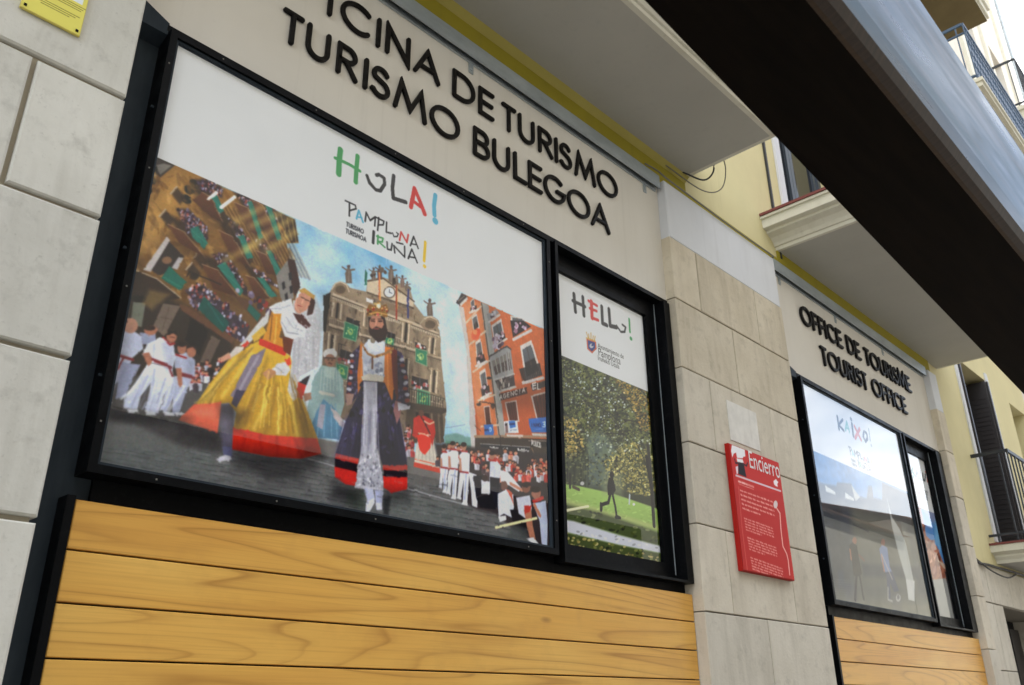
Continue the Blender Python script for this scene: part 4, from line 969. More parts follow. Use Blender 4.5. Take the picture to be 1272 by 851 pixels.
for k in range(12): C.line([(775 + k * 12, 632 - k * 3.4), (792 + k * 11.5, 708 - k * 3.4)], 3, (14, 12, 16))
C.line([(795, 724), (930, 688)], 16, (190, 184, 182)); C.oval(572, 690, 16, 10, (44, 36, 34))
C.poly([(636, 795), (822, 750), (826, 792), (650, 838)], (62, 36, 32)); C.poly([(845, 735), (960, 700), (960, 740), (860, 775)], (58, 44, 42))
C.setview(590, 480, .11751)
for i, ch in enumerate('AGENCIA'):
    x = 262 + i * 40; y = 138 - i * 12.5; adv, st = glyph(ch); sc_ = min(30 / max(adv, .3) / 1.0, 44)
    for pts, cl_ in st: P = [(x + px * sc_ * .85 + (12 if ch == 'I' else 0), y - pz * 44 - px * 6) for px, pz in pts]; C.line(P + (P[:1] if cl_ else []), 8, (220, 214, 208))
for ch, x in (('E', 612), ('L', 662)):
    adv, st = glyph(ch)
    for pts, cl_ in st: C.line([(x + px * 60, 30 - pz * 60 - px * 12) for px, pz in pts], 11, (226, 222, 218))
C.poly([(0, 520), (780, 560), (780, 900), (0, 900)], (58, 48, 42)); C.line([(0, 530), (780, 530)], 24, (150, 122, 98)); C.poly([(330, 505), (510, 512), (505, 535), (340, 530)], (196, 186, 180)); C.poly([(600, 495), (760, 500), (760, 525), (605, 520)], (186, 180, 176))
for q in ([(330, 180), (430, 160), (455, 360), (365, 360)], [(610, 110), (760, 70), (760, 330), (660, 335)], [(100, 225), (150, 215), (168, 400), (120, 405)]):
    A = np.array(q, float); c = A.mean(0); C.poly((A - c) * (1.25, 1.15) + c, (190, 176, 168)); C.poly(q, (84, 36, 22)); 
    for f in (.25, .5, .75): C.line([A[0] * (1 - f) + A[1] * f, A[3] * (1 - f) + A[2] * f], 6, (46, 20, 16))
C.poly([(95, 405), (190, 400), (198, 515), (102, 515)], (52, 100, 168)); C.text('', 0, 0, 1, 1, (0, 0, 0)); C.line([(105, 462), (145, 462)], 18, (24, 40, 86)); C.oval(162, 455, 14, 26, (170, 200, 226)); C.oval(160, 458, 7, 14, (52, 100, 168))
C.poly([(305, 370), (445, 355), (462, 492), (318, 498)], (206, 212, 222)); C.poly([(355, 368), (425, 360), (432, 430), (372, 445)], (48, 104, 176)); C.line([(370, 400), (420, 395)], 16, (20, 40, 90)); C.poly([(318, 385), (345, 382), (352, 490), (322, 495)], (120, 92, 90)); C.oval(328, 400, 12, 18, (40, 30, 34)); C.line([(375, 465), (440, 458)], 8, (120, 130, 150))
C.poly([(568, 342), (770, 322), (770, 488), (600, 486), (572, 400)], (48, 98, 170)); 
for i, ch in enumerate('INMO'):
    adv, st = glyph(ch); x = 602 + i * 26 - (8 if i else 0)
    for pts, cl_ in st: P = [(x + px * 22, 425 - pz * 32) for px, pz in pts]; C.line(P + (P[:1] if cl_ else []), 7, (18, 34, 78))
C.line([(718, 380), (740, 378), (738, 400), (724, 402), (742, 408), (738, 428), (716, 426)], 9, (190, 214, 232)); C.line([(640, 455), (720, 448)], 4, (150, 180, 214), .7)
C.poly([(60, 605), (580, 640), (575, 705), (60, 645)], (34, 34, 38)); C.line([(58, 606), (582, 642)], 7, (150, 146, 144)); C.dabs([(160, 625), (250, 635), (250, 662), (160, 652)], 16, [(190, 188, 186)], 9, 6); C.dabs([(300, 648), (350, 650), (350, 664), (300, 662)], 9, [(190, 188, 186)], 8, 5); C.dabs([(430, 650), (565, 672), (565, 695), (430, 680)], 30, [(200, 198, 196)], 9, 7)
C.poly([(580, 575), (760, 580), (760, 640), (590, 640)], (30, 26, 26)); X, Z = C.tp((600, 618)); C.text('POLICIS', X, Z, .022, .005, (190, 186, 182), .6, .2); C.line([(572, 575), (760, 578)], 5, (170, 150, 140)); C.line([(600, 650), (655, 800)], 7, (150, 120, 90)); C.poly([(410, 740), (560, 760), (560, 880), (410, 880)], (18, 20, 30)); C.line([(265, 520), (290, 900)], 10, (40, 32, 32)); C.line([(0, 410), (60, 470)], 6, (60, 40, 34)); C.line([(20, 190), (60, 165), (140, 170), (210, 200)], 10, (34, 28, 28)); C.oval(40, 190, 24, 18, (30, 26, 26)); C.oval(190, 205, 24, 30, (48, 40, 36), .8)
# --- red-and-white giant, spectators right
C.setview(500, 480, .2469)
C.crowd([(0, 230), (30, 180), (60, 320), (50, 350), (5, 330)], 16, [(200, 196, 206), (170, 60, 60), (190, 190, 200)], 13)
C.poly([(68, 300), (90, 230), (150, 240), (168, 320), (190, 405), (188, 432), (58, 402)], (196, 190, 178)); C.poly([(58, 380), (190, 412), (190, 436), (56, 404)], (186, 60, 40)); C.line([(62, 366), (186, 396)], 5, (206, 90, 60))
for k in range(6): C.line([(92 + k * 14, 260), (78 + k * 20, 372)], 4, (150, 142, 132), .7)
C.poly([(55, 160), (95, 140), (160, 175), (166, 235), (150, 300), (130, 245), (80, 235), (68, 265), (52, 245)], (176, 46, 36)); C.poly([(70, 245), (105, 240), (145, 262), (140, 310), (112, 345), (85, 315)], (206, 48, 28)); C.line([(90, 145), (140, 240)], 7, (54, 24, 26)); C.line([(80, 235), (140, 245)], 5, (206, 170, 140)); C.line([(110, 175), (135, 190), (158, 180)], 6, (200, 180, 150)); C.oval(95, 135, 14, 16, (90, 60, 50))
C.poly([(160, 285), (300, 300), (735, 340), (745, 830), (690, 800), (560, 720), (470, 640), (380, 620), (300, 580), (215, 490), (180, 380)], (50, 42, 44), 1, 5)
WR = [(206, 208, 220), (196, 200, 214), (214, 214, 224), (182, 64, 56), (196, 198, 210), (54, 44, 54)]
C.crowd([(165, 300), (260, 290), (330, 330), (330, 440), (220, 470), (180, 400)], 22, WR, 15)
C.crowd([(330, 340), (480, 330), (730, 380), (730, 470), (420, 440)], 58, [(188, 70, 52), (200, 196, 204), (176, 60, 50), (70, 50, 56), (196, 130, 100), (206, 206, 214)], 15)
for x, y, k in ((210, 340, .82), (255, 330, 1.0), (310, 340, 1.08)):
    C.poly([(x - 22 * k, y + 5), (x, y - 18 * k), (x + 26 * k, y), (x + 24 * k, y + 85 * k), (x + 14 * k, y + 230 * k), (x - 6 * k, y + 228 * k), (x - 2 * k, y + 120 * k), (x - 16 * k, y + 205 * k), (x - 32 * k, y + 198 * k), (x - 20 * k, y + 90 * k)], (206, 210, 224)); C.line([(x + 10 * k, y + 90 * k), (x + 2 * k, y + 210 * k)], 8, (158, 164, 190), .8); C.line([(x - 20 * k, y + 82 * k), (x + 24 * k, y + 88 * k)], 8, (140, 44, 44)); C.oval(x - 2, y - 34 * k, 13 * k, 17 * k, (166, 116, 94)); C.oval(x - 2, y - 44 * k, 14 * k, 11 * k, (42, 30, 28)); C.line([(x - 12 * k, y - 14 * k), (x + 14 * k, y - 12 * k)], 8, (160, 48, 44)); C.poly([(x - 26 * k, y + 20), (x - 14 * k, y + 22), (x - 10 * k, y + 80 * k), (x - 24 * k, y + 76 * k)], (176, 128, 106))
    C.poly([(x - 30 * k, y + 196 * k), (x - 12 * k, y + 204 * k), (x - 14 * k, y + 214 * k), (x - 36 * k, y + 206 * k)], (214, 216, 222)); C.poly([(x - 8 * k, y + 224 * k), (x + 16 * k, y + 228 * k), (x + 12 * k, y + 240 * k), (x - 12 * k, y + 234 * k)], (214, 216, 222))
C.poly([(440, 380), (470, 368), (495, 400), (490, 470), (478, 600), (440, 590), (438, 470)], (200, 204, 218)); C.poly([(440, 455), (490, 462), (482, 610), (438, 600)], (24, 22, 34)); C.line([(438, 368), (468, 372)], 12, (170, 50, 44)); C.oval(450, 350, 14, 19, (160, 110, 90)); C.oval(450, 336, 15, 11, (36, 26, 26))
C.poly([(332, 430), (372, 445), (380, 520), (375, 610), (350, 600), (345, 520)], (204, 206, 216)); C.poly([(356, 450), (400, 450), (402, 540), (370, 560)], (30, 26, 34)); C.poly([(395, 470), (440, 480), (440, 540), (400, 540)], (206, 208, 216)); C.oval(415, 462, 15, 17, (54, 38, 36)); C.poly([(370, 560), (450, 540), (470, 620), (390, 610)], (22, 20, 26))
C.poly([(490, 420), (530, 430), (600, 515), (585, 530), (540, 500), (495, 480)], (212, 214, 224)); C.line([(545, 490), (600, 522)], 14, (180, 126, 100))
C.poly([(480, 540), (520, 520), (556, 545), (560, 610), (550, 660), (510, 640), (485, 655), (480, 600)], (204, 208, 222)); C.oval(512, 500, 19, 24, (104, 72, 62)); C.poly([(520, 520), (548, 530), (560, 600), (545, 560)], (186, 90, 66)); C.poly([(482, 655), (520, 650), (522, 672), (490, 682)], (216, 216, 222)); C.poly([(540, 620), (640, 620), (660, 760), (560, 700)], (26, 22, 26))
C.poly([(572, 560), (640, 548), (650, 610), (640, 680), (585, 640)], (190, 192, 206)); C.oval(622, 510, 22, 26, (120, 78, 62)); C.oval(622, 495, 23, 15, (44, 32, 30)); C.poly([(610, 620), (645, 600), (655, 700), (670, 770), (640, 760), (625, 700)], (166, 112, 88)); C.poly([(612, 600), (650, 598), (640, 632), (615, 640)], (176, 60, 52))
C.poly([(655, 590), (720, 575), (730, 680), (728, 810), (700, 790), (690, 680)], (176, 184, 208)); C.oval(672, 540, 24, 28, (150, 100, 82)); C.oval(668, 518, 26, 16, (40, 28, 28)); C.line([(660, 580), (705, 560)], 14, (170, 54, 48)); C.line([(665, 600), (690, 650)], 18, (176, 120, 96)); C.poly([(622, 765), (660, 760), (690, 800), (665, 800)], (210, 210, 214))
C.poly([(555, 690), (630, 720), (630, 790), (520, 770)], (70, 74, 74), .7, 6)
C.line([(470, 710), (674, 663)], 11, (226, 214, 164))
# --- pale blue giant behind
C.setview(330, 320, .2115)
C.poly([(328, 632), (420, 648), (456, 720), (462, 860), (420, 1000), (440, 1062), (290, 1060), (240, 900), (285, 700)], (140, 166, 166)); C.poly([(300, 900), (340, 830), (420, 900), (450, 1000), (432, 1068), (300, 1058), (270, 980)], (88, 134, 162), grad=(70, 112, 140))
for x in (320, 350, 385, 410): C.line([(x, 860), (x - 5 + (x - 360) * .3, 1050)], 8, (112, 156, 180), .7)
C.line([(320, 790), (400, 810)], 16, (190, 190, 180)); C.poly([(320, 860), (352, 865), (335, 1010), (300, 990)], (150, 148, 160)); C.oval(378, 566, 42, 32, (206, 206, 204)); C.oval(378, 604, 33, 38, (146, 104, 84)); C.line([(350, 588), (408, 592)], 7, (54, 40, 36)); C.line([(364, 600), (372, 600)], 4, (30, 22, 22)); C.line([(386, 602), (395, 602)], 4, (30, 22, 22)); C.line([(370, 622), (388, 624)], 5, (60, 34, 30)); C.poly([(345, 640), (410, 645), (400, 720), (350, 700)], (168, 190, 184)); 
for k in range(7): C.line([(330 + k * 17, 660), (320 + k * 20, 780)], 5, (190, 204, 200), .6)
C.poly([(220, 800), (262, 790), (270, 830), (230, 845)], (150, 110, 90)); C.poly([(380, 880), (420, 905), (470, 980), (450, 1000), (400, 940)], (180, 170, 170))
# --- queen with the yellow skirt
C.setview(90, 360, .28194)
YL, YD, YH = (206, 168, 50), (136, 100, 30), (232, 206, 100)
C.poly([(650, 500), (712, 495), (716, 600), (704, 745), (668, 722), (648, 600)], (92, 88, 104), 1, 4); C.poly([(632, 742), (690, 722), (702, 748), (650, 757)], (190, 190, 200)); C.poly([(660, 690), (705, 695), (702, 735), (665, 725)], (96, 98, 130))
C.poly([(820, 225), (960, 290), (1000, 450), (1045, 560), (1085, 668), (1000, 690), (708, 622), (722, 540), (690, 498), (540, 512), (600, 420), (690, 305), (790, 240)], YL, grad=(170, 128, 34))
C.poly([(535, 505), (655, 495), (640, 628), (466, 574)], (206, 92, 66)); C.poly([(560, 520), (650, 520), (640, 570), (520, 545)], (226, 128, 100), .6, 8)
C.poly([(708, 606), (860, 640), (1078, 655), (1098, 722), (1005, 745), (870, 736), (704, 704)], (198, 50, 26), grad=(168, 34, 22)); 
for a, b in (((760, 640), (750, 700)), ((900, 650), (905, 730)), ((980, 660), (1010, 735)), ((830, 640), (835, 715))): C.line([a, b], 12, (150, 28, 22), .6, soft=3)
for a, b, c_ in (((860, 300), (760, 590), YD), ((900, 420), (850, 630), YD), ((930, 450), (950, 640), YD), ((965, 480), (1030, 650), YD), ((880, 430), (800, 610), YH), ((950, 470), (990, 640), YH), ((910, 440), (905, 630), YH), ((760, 270), (600, 480), YD), ((790, 280), (660, 470), YH), ((720, 300), (580, 470), YH), ((840, 420), (730, 580), YD)):
    C.line([a, ((a[0] + b[0]) / 2 + 6, (a[1] + b[1]) / 2 - 8), b], 15, c_, .55, soft=4)
C.poly([(788, 290), (852, 258), (832, 320), (765, 440), (722, 486), (696, 466)], (122, 112, 128)); C.line([(820, 290), (720, 470)], 12, (164, 156, 170), .7); C.poly([(722, 440), (765, 440), (722, 520), (700, 500)], (60, 54, 76))
C.poly([(880, 95), (935, 110), (912, 205), (950, 232), (942, 285), (828, 240), (850, 185)], (196, 134, 40)); C.line([(880, 110), (870, 220)], 6, (130, 80, 30)); C.line([(900, 120), (892, 235)], 5, (226, 180, 84)); C.poly([(822, 212), (948, 262), (936, 292), (822, 242)], (186, 46, 28)); C.poly([(925, 205), (975, 215), (960, 290), (930, 270)], (96, 44, 22))
C.poly([(870, 82), (762, 215), (735, 245), (770, 250), (810, 200), (862, 142)], (190, 190, 188)); C.poly([(790, 205), (840, 160), (852, 190), (800, 232)], (196, 160, 60)); C.poly([(745, 245), (770, 228), (780, 240), (750, 260)], (190, 52, 34)); C.poly([(690, 285), (720, 250), (755, 250), (740, 275), (700, 300)], (196, 188, 182)); C.poly([(650, 300), (690, 275), (700, 300), (660, 320)], (190, 140, 116))
C.setview(330, 320, .2115)
C.poly([(290, 220), (330, 330), (325, 480), (300, 560), (270, 420)], (176, 180, 184), .85, 4); C.poly([(160, 250), (290, 290), (322, 470), (310, 640), (200, 700), (182, 830), (160, 845), (128, 780), (150, 640), (165, 480)], (182, 182, 186)); C.poly([(240, 700), (262, 690), (240, 750), (190, 735)], (36, 26, 34)); C.poly([(190, 730), (238, 750), (215, 835), (185, 820)], (186, 46, 32))
for a, b in (((200, 480), (185, 680)), ((240, 470), (235, 660)), ((280, 470), (280, 630)), ((170, 500), (160, 780))): C.line([a, b], 12, (150, 150, 158), .6, soft=3)
C.poly([(18, 292), (60, 268), (150, 240), (170, 320), (245, 400), (228, 470), (190, 465), (160, 480), (112, 462), (86, 380), (92, 330), (50, 330)], (204, 206, 210)); C.line([(95, 380), (130, 440), (190, 450)], 8, (160, 162, 170)); C.line([(120, 350), (160, 410), (215, 430)], 7, (170, 172, 178)); C.line([(30, 300), (90, 300), (140, 280)], 6, (170, 172, 178))
C.oval(218, 262, 44, 72, (186, 134, 112), rot=24); C.poly([(262, 205), (292, 262), (276, 332), (242, 340), (250, 290), (262, 250)], (56, 30, 28)); C.poly([(160, 325), (222, 340), (268, 400), (240, 418), (188, 378)], (66, 28, 28)); C.poly([(196, 190), (228, 178), (286, 222), (280, 246), (228, 208), (202, 204)], (176, 138, 72)); C.line([(205, 232), (226, 240)], 5, (50, 30, 28)); C.line([(232, 246), (248, 252)], 5, (50, 30, 28)); C.line([(222, 245), (212, 268)], 6, (210, 160, 136)); C.line([(190, 284), (214, 292)], 7, (150, 52, 48)); C.line([(180, 250), (176, 290), (196, 318)], 8, (206, 158, 134), .7)
C.poly([(35, 655), (70, 620), (130, 618), (145, 660), (120, 695), (60, 690)], (196, 196, 200)); C.line([(60, 640), (110, 680)], 6, (150, 150, 158)); C.poly([(108, 605), (142, 585), (150, 625), (132, 636)], (200, 60, 36)); C.poly([(-20, 680), (20, 650), (62, 668), (55, 700), (10, 715)], (178, 128, 90))
# --- king with the navy robe
NV, NV2 = (30, 26, 50), (56, 48, 92)
C.poly([(508, 560), (572, 496), (600, 700), (560, 790), (500, 860), (468, 850), (480, 720)], (46, 36, 60)); C.poly([(740, 528), (800, 560), (836, 700), (838, 860), (770, 900), (745, 700)], (52, 42, 74)); C.dabs([(512, 565), (560, 520), (560, 760), (500, 830)], 40, [(80, 70, 110), (30, 24, 44)], 6, 8); C.dabs([(770, 550), (805, 570), (835, 850), (780, 860)], 50, [(90, 78, 120), (30, 24, 44)], 6, 8)
C.poly([(556, 500), (606, 520), (588, 690), (542, 800), (538, 690)], (190, 106, 34)); C.poly([(688, 520), (752, 530), (764, 700), (756, 910), (716, 890), (690, 720)], (196, 110, 34)); C.poly([(735, 528), (772, 545), (778, 800), (764, 880), (746, 700)], (104, 34, 28)); C.line([(715, 560), (722, 860)], 7, (226, 150, 70), .7); C.line([(570, 540), (560, 720)], 7, (222, 150, 70), .7)
C.poly([(566, 520), (645, 448), (702, 500), (694, 730), (572, 706)], (188, 194, 206)); C.poly([(600, 480), (690, 480), (690, 550), (600, 560)], (206, 212, 220)); C.dabs([(585, 600), (690, 600), (690, 700), (580, 690)], 40, [(150, 156, 176), (214, 218, 226)], 8, 11); C.poly([(565, 700), (600, 682), (692, 696), (694, 730), (572, 722)], (206, 200, 184)); C.line([(562, 500), (600, 565), (640, 582), (700, 565), (748, 535)], 13, (150, 104, 56)); C.dabs([(560, 500), (640, 570), (748, 530), (745, 555), (640, 600), (580, 560)], 30, [(200, 160, 80), (110, 70, 40)], 6, 6); C.line([(628, 585), (626, 650)], 12, (104, 70, 56)); C.oval(630, 484, 16, 20, (120, 110, 96))
for k in range(8):
    C.oval(506 - k * 2 + rng.normal(0, 3), 575 + k * 33, 13, 10, (190, 190, 200) if k % 2 == 0 else (140, 54, 44), rot=rng.normal(0, 30)); C.oval(803 + k * 4 + rng.normal(0, 3), 600 + k * 34, 15, 11, (190, 190, 200) if k % 2 == 0 else (146, 58, 42), rot=rng.normal(0, 30)); C.line([(490, 590 + k * 33), (522, 594 + k * 33)], 4, (30, 24, 40)); C.line([(786 + k * 4, 617 + k * 34), (824 + k * 4, 621 + k * 34)], 4, (30, 24, 40))
C.poly([(545, 800), (575, 722), (700, 735), (745, 850), (752, 756), (790, 960), (826, 1160), (832, 1240), (690, 1235), (650, 1090), (652, 820), (572, 820), (560, 1140), (540, 1215), (408, 1160), (470, 960)], NV); C.dabs([(560, 740), (720, 740), (770, 980), (800, 1180), (680, 1180), (640, 820), (570, 1000), (480, 1120), (450, 1080)], 150, [NV2, (44, 38, 76), (18, 15, 32)], 7, 16)
for q, c_ in (([(412, 1150), (548, 1182), (542, 1214), (408, 1178)], (178, 50, 40)), ([(406, 1178), (542, 1214), (536, 1262), (406, 1230)], (26, 16, 26)), ([(404, 1228), (536, 1258), (526, 1340), (470, 1332), (408, 1290)], (186, 42, 36)), ([(688, 1218), (832, 1220), (832, 1250), (690, 1250)], (178, 50, 40)), ([(690, 1250), (832, 1250), (832, 1292), (690, 1288)], (26, 16, 26)), ([(690, 1286), (832, 1290), (832, 1360), (742, 1382), (692, 1350)], (192, 44, 36))): C.poly(q, c_)
C.poly([(574, 726), (656, 732), (652, 1090), (692, 1320), (688, 1362), (524, 1345), (556, 1160), (574, 960)], (166, 166, 178)); C.poly([(600, 840), (640, 840), (630, 1040), (600, 1140), (585, 1040)], (138, 138, 152), .8, 5); C.dabs([(560, 1160), (660, 1150), (690, 1350), (530, 1340)], 110, [(196, 196, 206), (120, 120, 134)], 6, 8); C.line([(584, 740), (574, 1100)], 6, (206, 206, 214)); C.line([(648, 740), (648, 1080)], 5, (196, 196, 206))
for k in range(12): C.oval(530 + k * 14, 1346 + k * 1.5, 8, 9, (186, 186, 196))
C.poly([(574, 1355), (630, 1360), (642, 1420), (606, 1488), (588, 1490), (596, 1420)], (176, 180, 206)); C.poly([(640, 1362), (688, 1368), (682, 1470), (650, 1478)], (166, 170, 198)); C.poly([(590, 1440), (636, 1410), (640, 1440), (612, 1490), (588, 1496)], (206, 208, 222)); C.poly([(645, 1440), (682, 1440), (684, 1482), (654, 1482)], (196, 198, 214))
C.poly([(760, 840), (800, 850), (790, 930), (770, 980), (750, 900)], (140, 96, 96)); C.poly([(775, 850), (850, 870), (845, 890), (780, 900)], (196, 196, 206)); C.poly([(470, 800), (520, 800), (505, 860), (475, 870)], (150, 120, 110))
C.poly([(602, 350), (700, 345), (716, 440), (704, 482), (660, 500), (610, 450)], (40, 28, 28)); C.oval(650, 386, 42, 52, (170, 118, 96)); C.poly([(604, 402), (625, 420), (650, 404), (680, 416), (702, 400), (708, 440), (680, 478), (640, 470), (606, 440)], (46, 30, 28)); C.line([(620, 372), (640, 374)], 6, (36, 22, 22)); C.line([(662, 374), (682, 372)], 6, (36, 22, 22)); C.line([(650, 372), (646, 396)], 8, (200, 146, 122)); C.line([(638, 418), (664, 418)], 5, (150, 70, 64)); C.line([(615, 362), (640, 362)], 4, (40, 26, 24)); C.line([(660, 362), (686, 360)], 4, (40, 26, 24))
C.poly([(594, 344), (596, 296), (612, 272), (640, 285), (660, 255), (682, 282), (708, 272), (720, 300), (716, 352), (655, 336)], (128, 88, 40)); C.dabs([(598, 290), (660, 262), (716, 290), (714, 345), (598, 340)], 44, [(190, 146, 72), (84, 50, 28), (160, 60, 50), (206, 180, 120)], 6, 6); C.oval(664, 285, 12, 14, (206, 206, 196)); C.line([(610, 330), (660, 322), (714, 336)], 6, (200, 160, 84))
# hand-held softness and photo grain, then the header back on top of anything that ran over the edge
def photo_finish(C, amp=.9, grain=.03, light=.10):
    jz = (vnoise(C.nz, C.nx, 9, 2) - .5) * 2 * amp; jx = (vnoise(C.nz, C.nx, 9, 2) - .5) * 2 * amp
    iz, ix = np.meshgrid(np.arange(C.nz), np.arange(C.nx), indexing='ij')
    C.c = C.c[np.clip((iz + jz).round().astype(int), 0, C.nz - 1), np.clip((ix + jx).round().astype(int), 0, C.nx - 1)]
    n = light * (vnoise(C.nz, C.nx, 14, 3) - .5) + light * .9 * (vnoise(C.nz, C.nx, 5, 2) - .5)
    g_ = C.c.mean(-1, keepdims=True); C.c = np.clip(g_ + (C.c - g_) * 1.02, 0, 255); C.c = np.clip((C.c - 100) * 1.16 + 108, 6, 250)
    C.c = np.clip(C.c * (1 + n[..., None] + rng.normal(0, grain, C.c.shape[:2])[..., None]) + rng.normal(0, 3, C.c.shape), 0, 255)
def shade(pts, col=(0, 0, 0), a=.35, soft=16): C.poly(pts, col, a, soft)
C.setview(90, 360, .28194)
for k in range(46):      # fine folds of the skirt
    t = rng.random(); x0 = 840 + t * 120; y0 = 280 + t * 40; x1 = 715 + t * 360; y1 = 610 + t * 45
    f0 = rng.uniform(.15, .6); f1 = rng.uniform(f0 + .15, 1.0); xa, ya = x0 + (x1 - x0) * f0, y0 + (y1 - y0) * f0; xb, yb = x0 + (x1 - x0) * f1, y0 + (y1 - y0) * f1
    C.line([(xa, ya), ((xa + xb) / 2 + rng.normal(0, 6), (ya + yb) / 2), (xb, yb)], rng.uniform(3, 8), [(110, 80, 24), (240, 220, 120), (150, 112, 34), (228, 196, 84)][rng.integers(4)], rng.uniform(.3, .65), soft=2)
for k in range(18):
    t = rng.random(); C.line([(800 - t * 20, 250 + t * 20), (680 - t * 60, 380 + t * 40), (560 + rng.normal(0, 20) + t * 60, 500)], rng.uniform(3, 7), [(120, 88, 26), (236, 212, 112)][rng.integers(2)], .4, soft=2)
shade([(1000, 440), (1100, 680), (1100, 740), (1010, 740), (980, 560)], a=.38); shade([(700, 520), (770, 540), (740, 620), (700, 620)], a=.4, soft=12); shade([(640, 505), (720, 490), (725, 560), (640, 560)], a=.35, soft=10)
shade([(700, 700), (1100, 735), (1060, 800), (720, 790)], (16, 16, 18), .6, 22); shade([(480, 590), (650, 640), (640, 690), (470, 650)], (20, 20, 22), .4, 20)
for k in range(90): x, y = rng.uniform(985, 1085), rng.uniform(120, 380); C.oval(x, y, 3, 5, [(150, 152, 158), (222, 224, 226)][rng.integers(2)], .5)
for x0, y0, x1, y1 in ((225, 480, 300, 400), (250, 520, 330, 380), (330, 530, 370, 400), (390, 530, 440, 400), (430, 540, 500, 420), (160, 460, 230, 330)):
    for k in range(5): d = rng.normal(0, 14); C.line([(x0 + d, y0), ((x0 + x1) / 2 + d * .6 + 5, (y0 + y1) / 2), (x1 + d * .4, y1)], rng.uniform(3, 7), [(132, 138, 168), (230, 233, 242)][rng.integers(2)], .4, soft=2)
shade([(400, 240), (455, 250), (455, 345), (420, 340)], (60, 64, 96), .28, 12); shade([(500, 290), (545, 310), (540, 385), (505, 385)], (60, 64, 96), .3, 10); shade([(200, 540), (520, 560), (500, 590), (190, 570)], (12, 14, 16), .5, 14); shade([(120, 180), (240, 180), (200, 520), (110, 520)], (10, 10, 14), .28, 18)
C.setview(330, 320, .2115)
shade([(740, 560), (850, 600), (850, 900), (770, 860)], a=.3); shade([(640, 1000), (700, 1000), (830, 1230), (700, 1230)], (6, 6, 16), .3, 14); shade([(470, 960), (520, 940), (480, 1180), (405, 1170)], (90, 86, 140), .22, 14); shade([(400, 1330), (560, 1380), (540, 1450), (390, 1400)], (10, 10, 12), .55, 20); shade([(690, 1360), (850, 1370), (840, 1430), (700, 1440)], (10, 10, 12), .5, 18)
for k in range(40): x = rng.uniform(440, 820); C.line([(x, rng.uniform(900, 1000)), (x + (x - 620) * .22, rng.uniform(1080, 1190))], 5, [(14, 12, 28), (70, 64, 112)][rng.integers(2)], .35, soft=2)
for k in range(26): x = rng.uniform(575, 655); C.line([(x, rng.uniform(740, 900)), (x + (x - 612) * .4, rng.uniform(1000, 1330))], 4, [(120, 120, 134), (214, 214, 222)][rng.integers(2)], .4, soft=2)
shade([(335, 210), (480, 260), (470, 900), (320, 880)], (16, 10, 8), .22, 30); shade([(860, 400), (1060, 470), (1070, 880), (900, 860)], (236, 214, 176), .12, 30); shade([(560, 560), (840, 620), (840, 900), (560, 800)], (10, 8, 8), .25, 30)
C.setview(500, 340, .188)
shade([(520, 200), (640, 260), (700, 900), (610, 900)], a=.16, soft=20); shade([(380, 200), (460, 190), (560, 900), (470, 900)], (255, 236, 210), .14, 18); shade([(640, 780), (960, 700), (960, 900), (660, 900)], a=.22, soft=20)
for k in range(60): x, y = rng.uniform(420, 930), rng.uniform(220, 840); C.line([(x, y), (x + 3, y + rng.uniform(10, 50))], 3, [(120, 60, 34), (214, 150, 104)][rng.integers(2)], .25, soft=2)
C.setview(330, 480, .2115)
for k in range(140):
    x, y = rng.uniform(-1050, 1100), rng.uniform(520, 900); C.line([(x, y), (x + rng.uniform(20, 70), y + rng.uniform(2, 16))], rng.uniform(3, 6), [(40, 42, 46), (150, 154, 156), (58, 60, 64)][rng.integers(3)], .4, soft=2)
shade([(-1050, 700), (-500, 760), (-520, 900), (-1080, 900)], (10, 12, 14), .3, 40)
photo_finish(C)
k = C.c.copy(); C.c[1:-1, 1:-1] = .4 * k[1:-1, 1:-1] + .15 * (k[:-2, 1:-1] + k[2:, 1:-1] + k[1:-1, :-2] + k[1:-1, 2:])
top = C.Z >= zp; C.c[top] = WHITE_INK
C.c[top] *= (1 - .02 * vnoise(C.nz, C.nx, 60, 3))[top][..., None]
C.setview(400, 160, .2232)
GR, BK, RD, BL = (58, 150, 86), (20, 22, 32), (202, 48, 48), (82, 172, 204)
for pts, w_, c_ in (([(102, 116), (96, 180), (94, 250)], 25, GR), ([(76, 162), (150, 200), (212, 236)], 14, GR), ([(197, 152), (190, 230), (188, 298)], 20, GR), ([(250, 262), (266, 302), (300, 338), (326, 344), (350, 310), (346, 274), (318, 256), (304, 258)], 15, BK), ([(397, 264), (393, 330), (396, 386), (468, 408)], 17, BK), ([(495, 436), (506, 380), (515, 332), (545, 402), (572, 474)], 19, RD), ([(500, 395), (560, 442)], 15, RD), ([(629, 370), (623, 430), (627, 482)], 19, BL), ([(630, 512), (631, 513)], 27, BL)):
    for j in range(2): C.line([(x + rng.normal(0, 1.2), y + rng.normal(0, 1.2)) for x, y in pts], w_ * (1.05 + .2 * j), c_)
scribble_logo(C)
C.setview(400, 160, .2232); C.line([(380, 170), (358, 750)], 2, (228, 232, 238), .5)
o = C.build('poster', M_PRINT, gain=INK); tag(o, 'large printed poster with HOLA! header and giant festival figures parading', 'poster', 'posters behind the office glass')

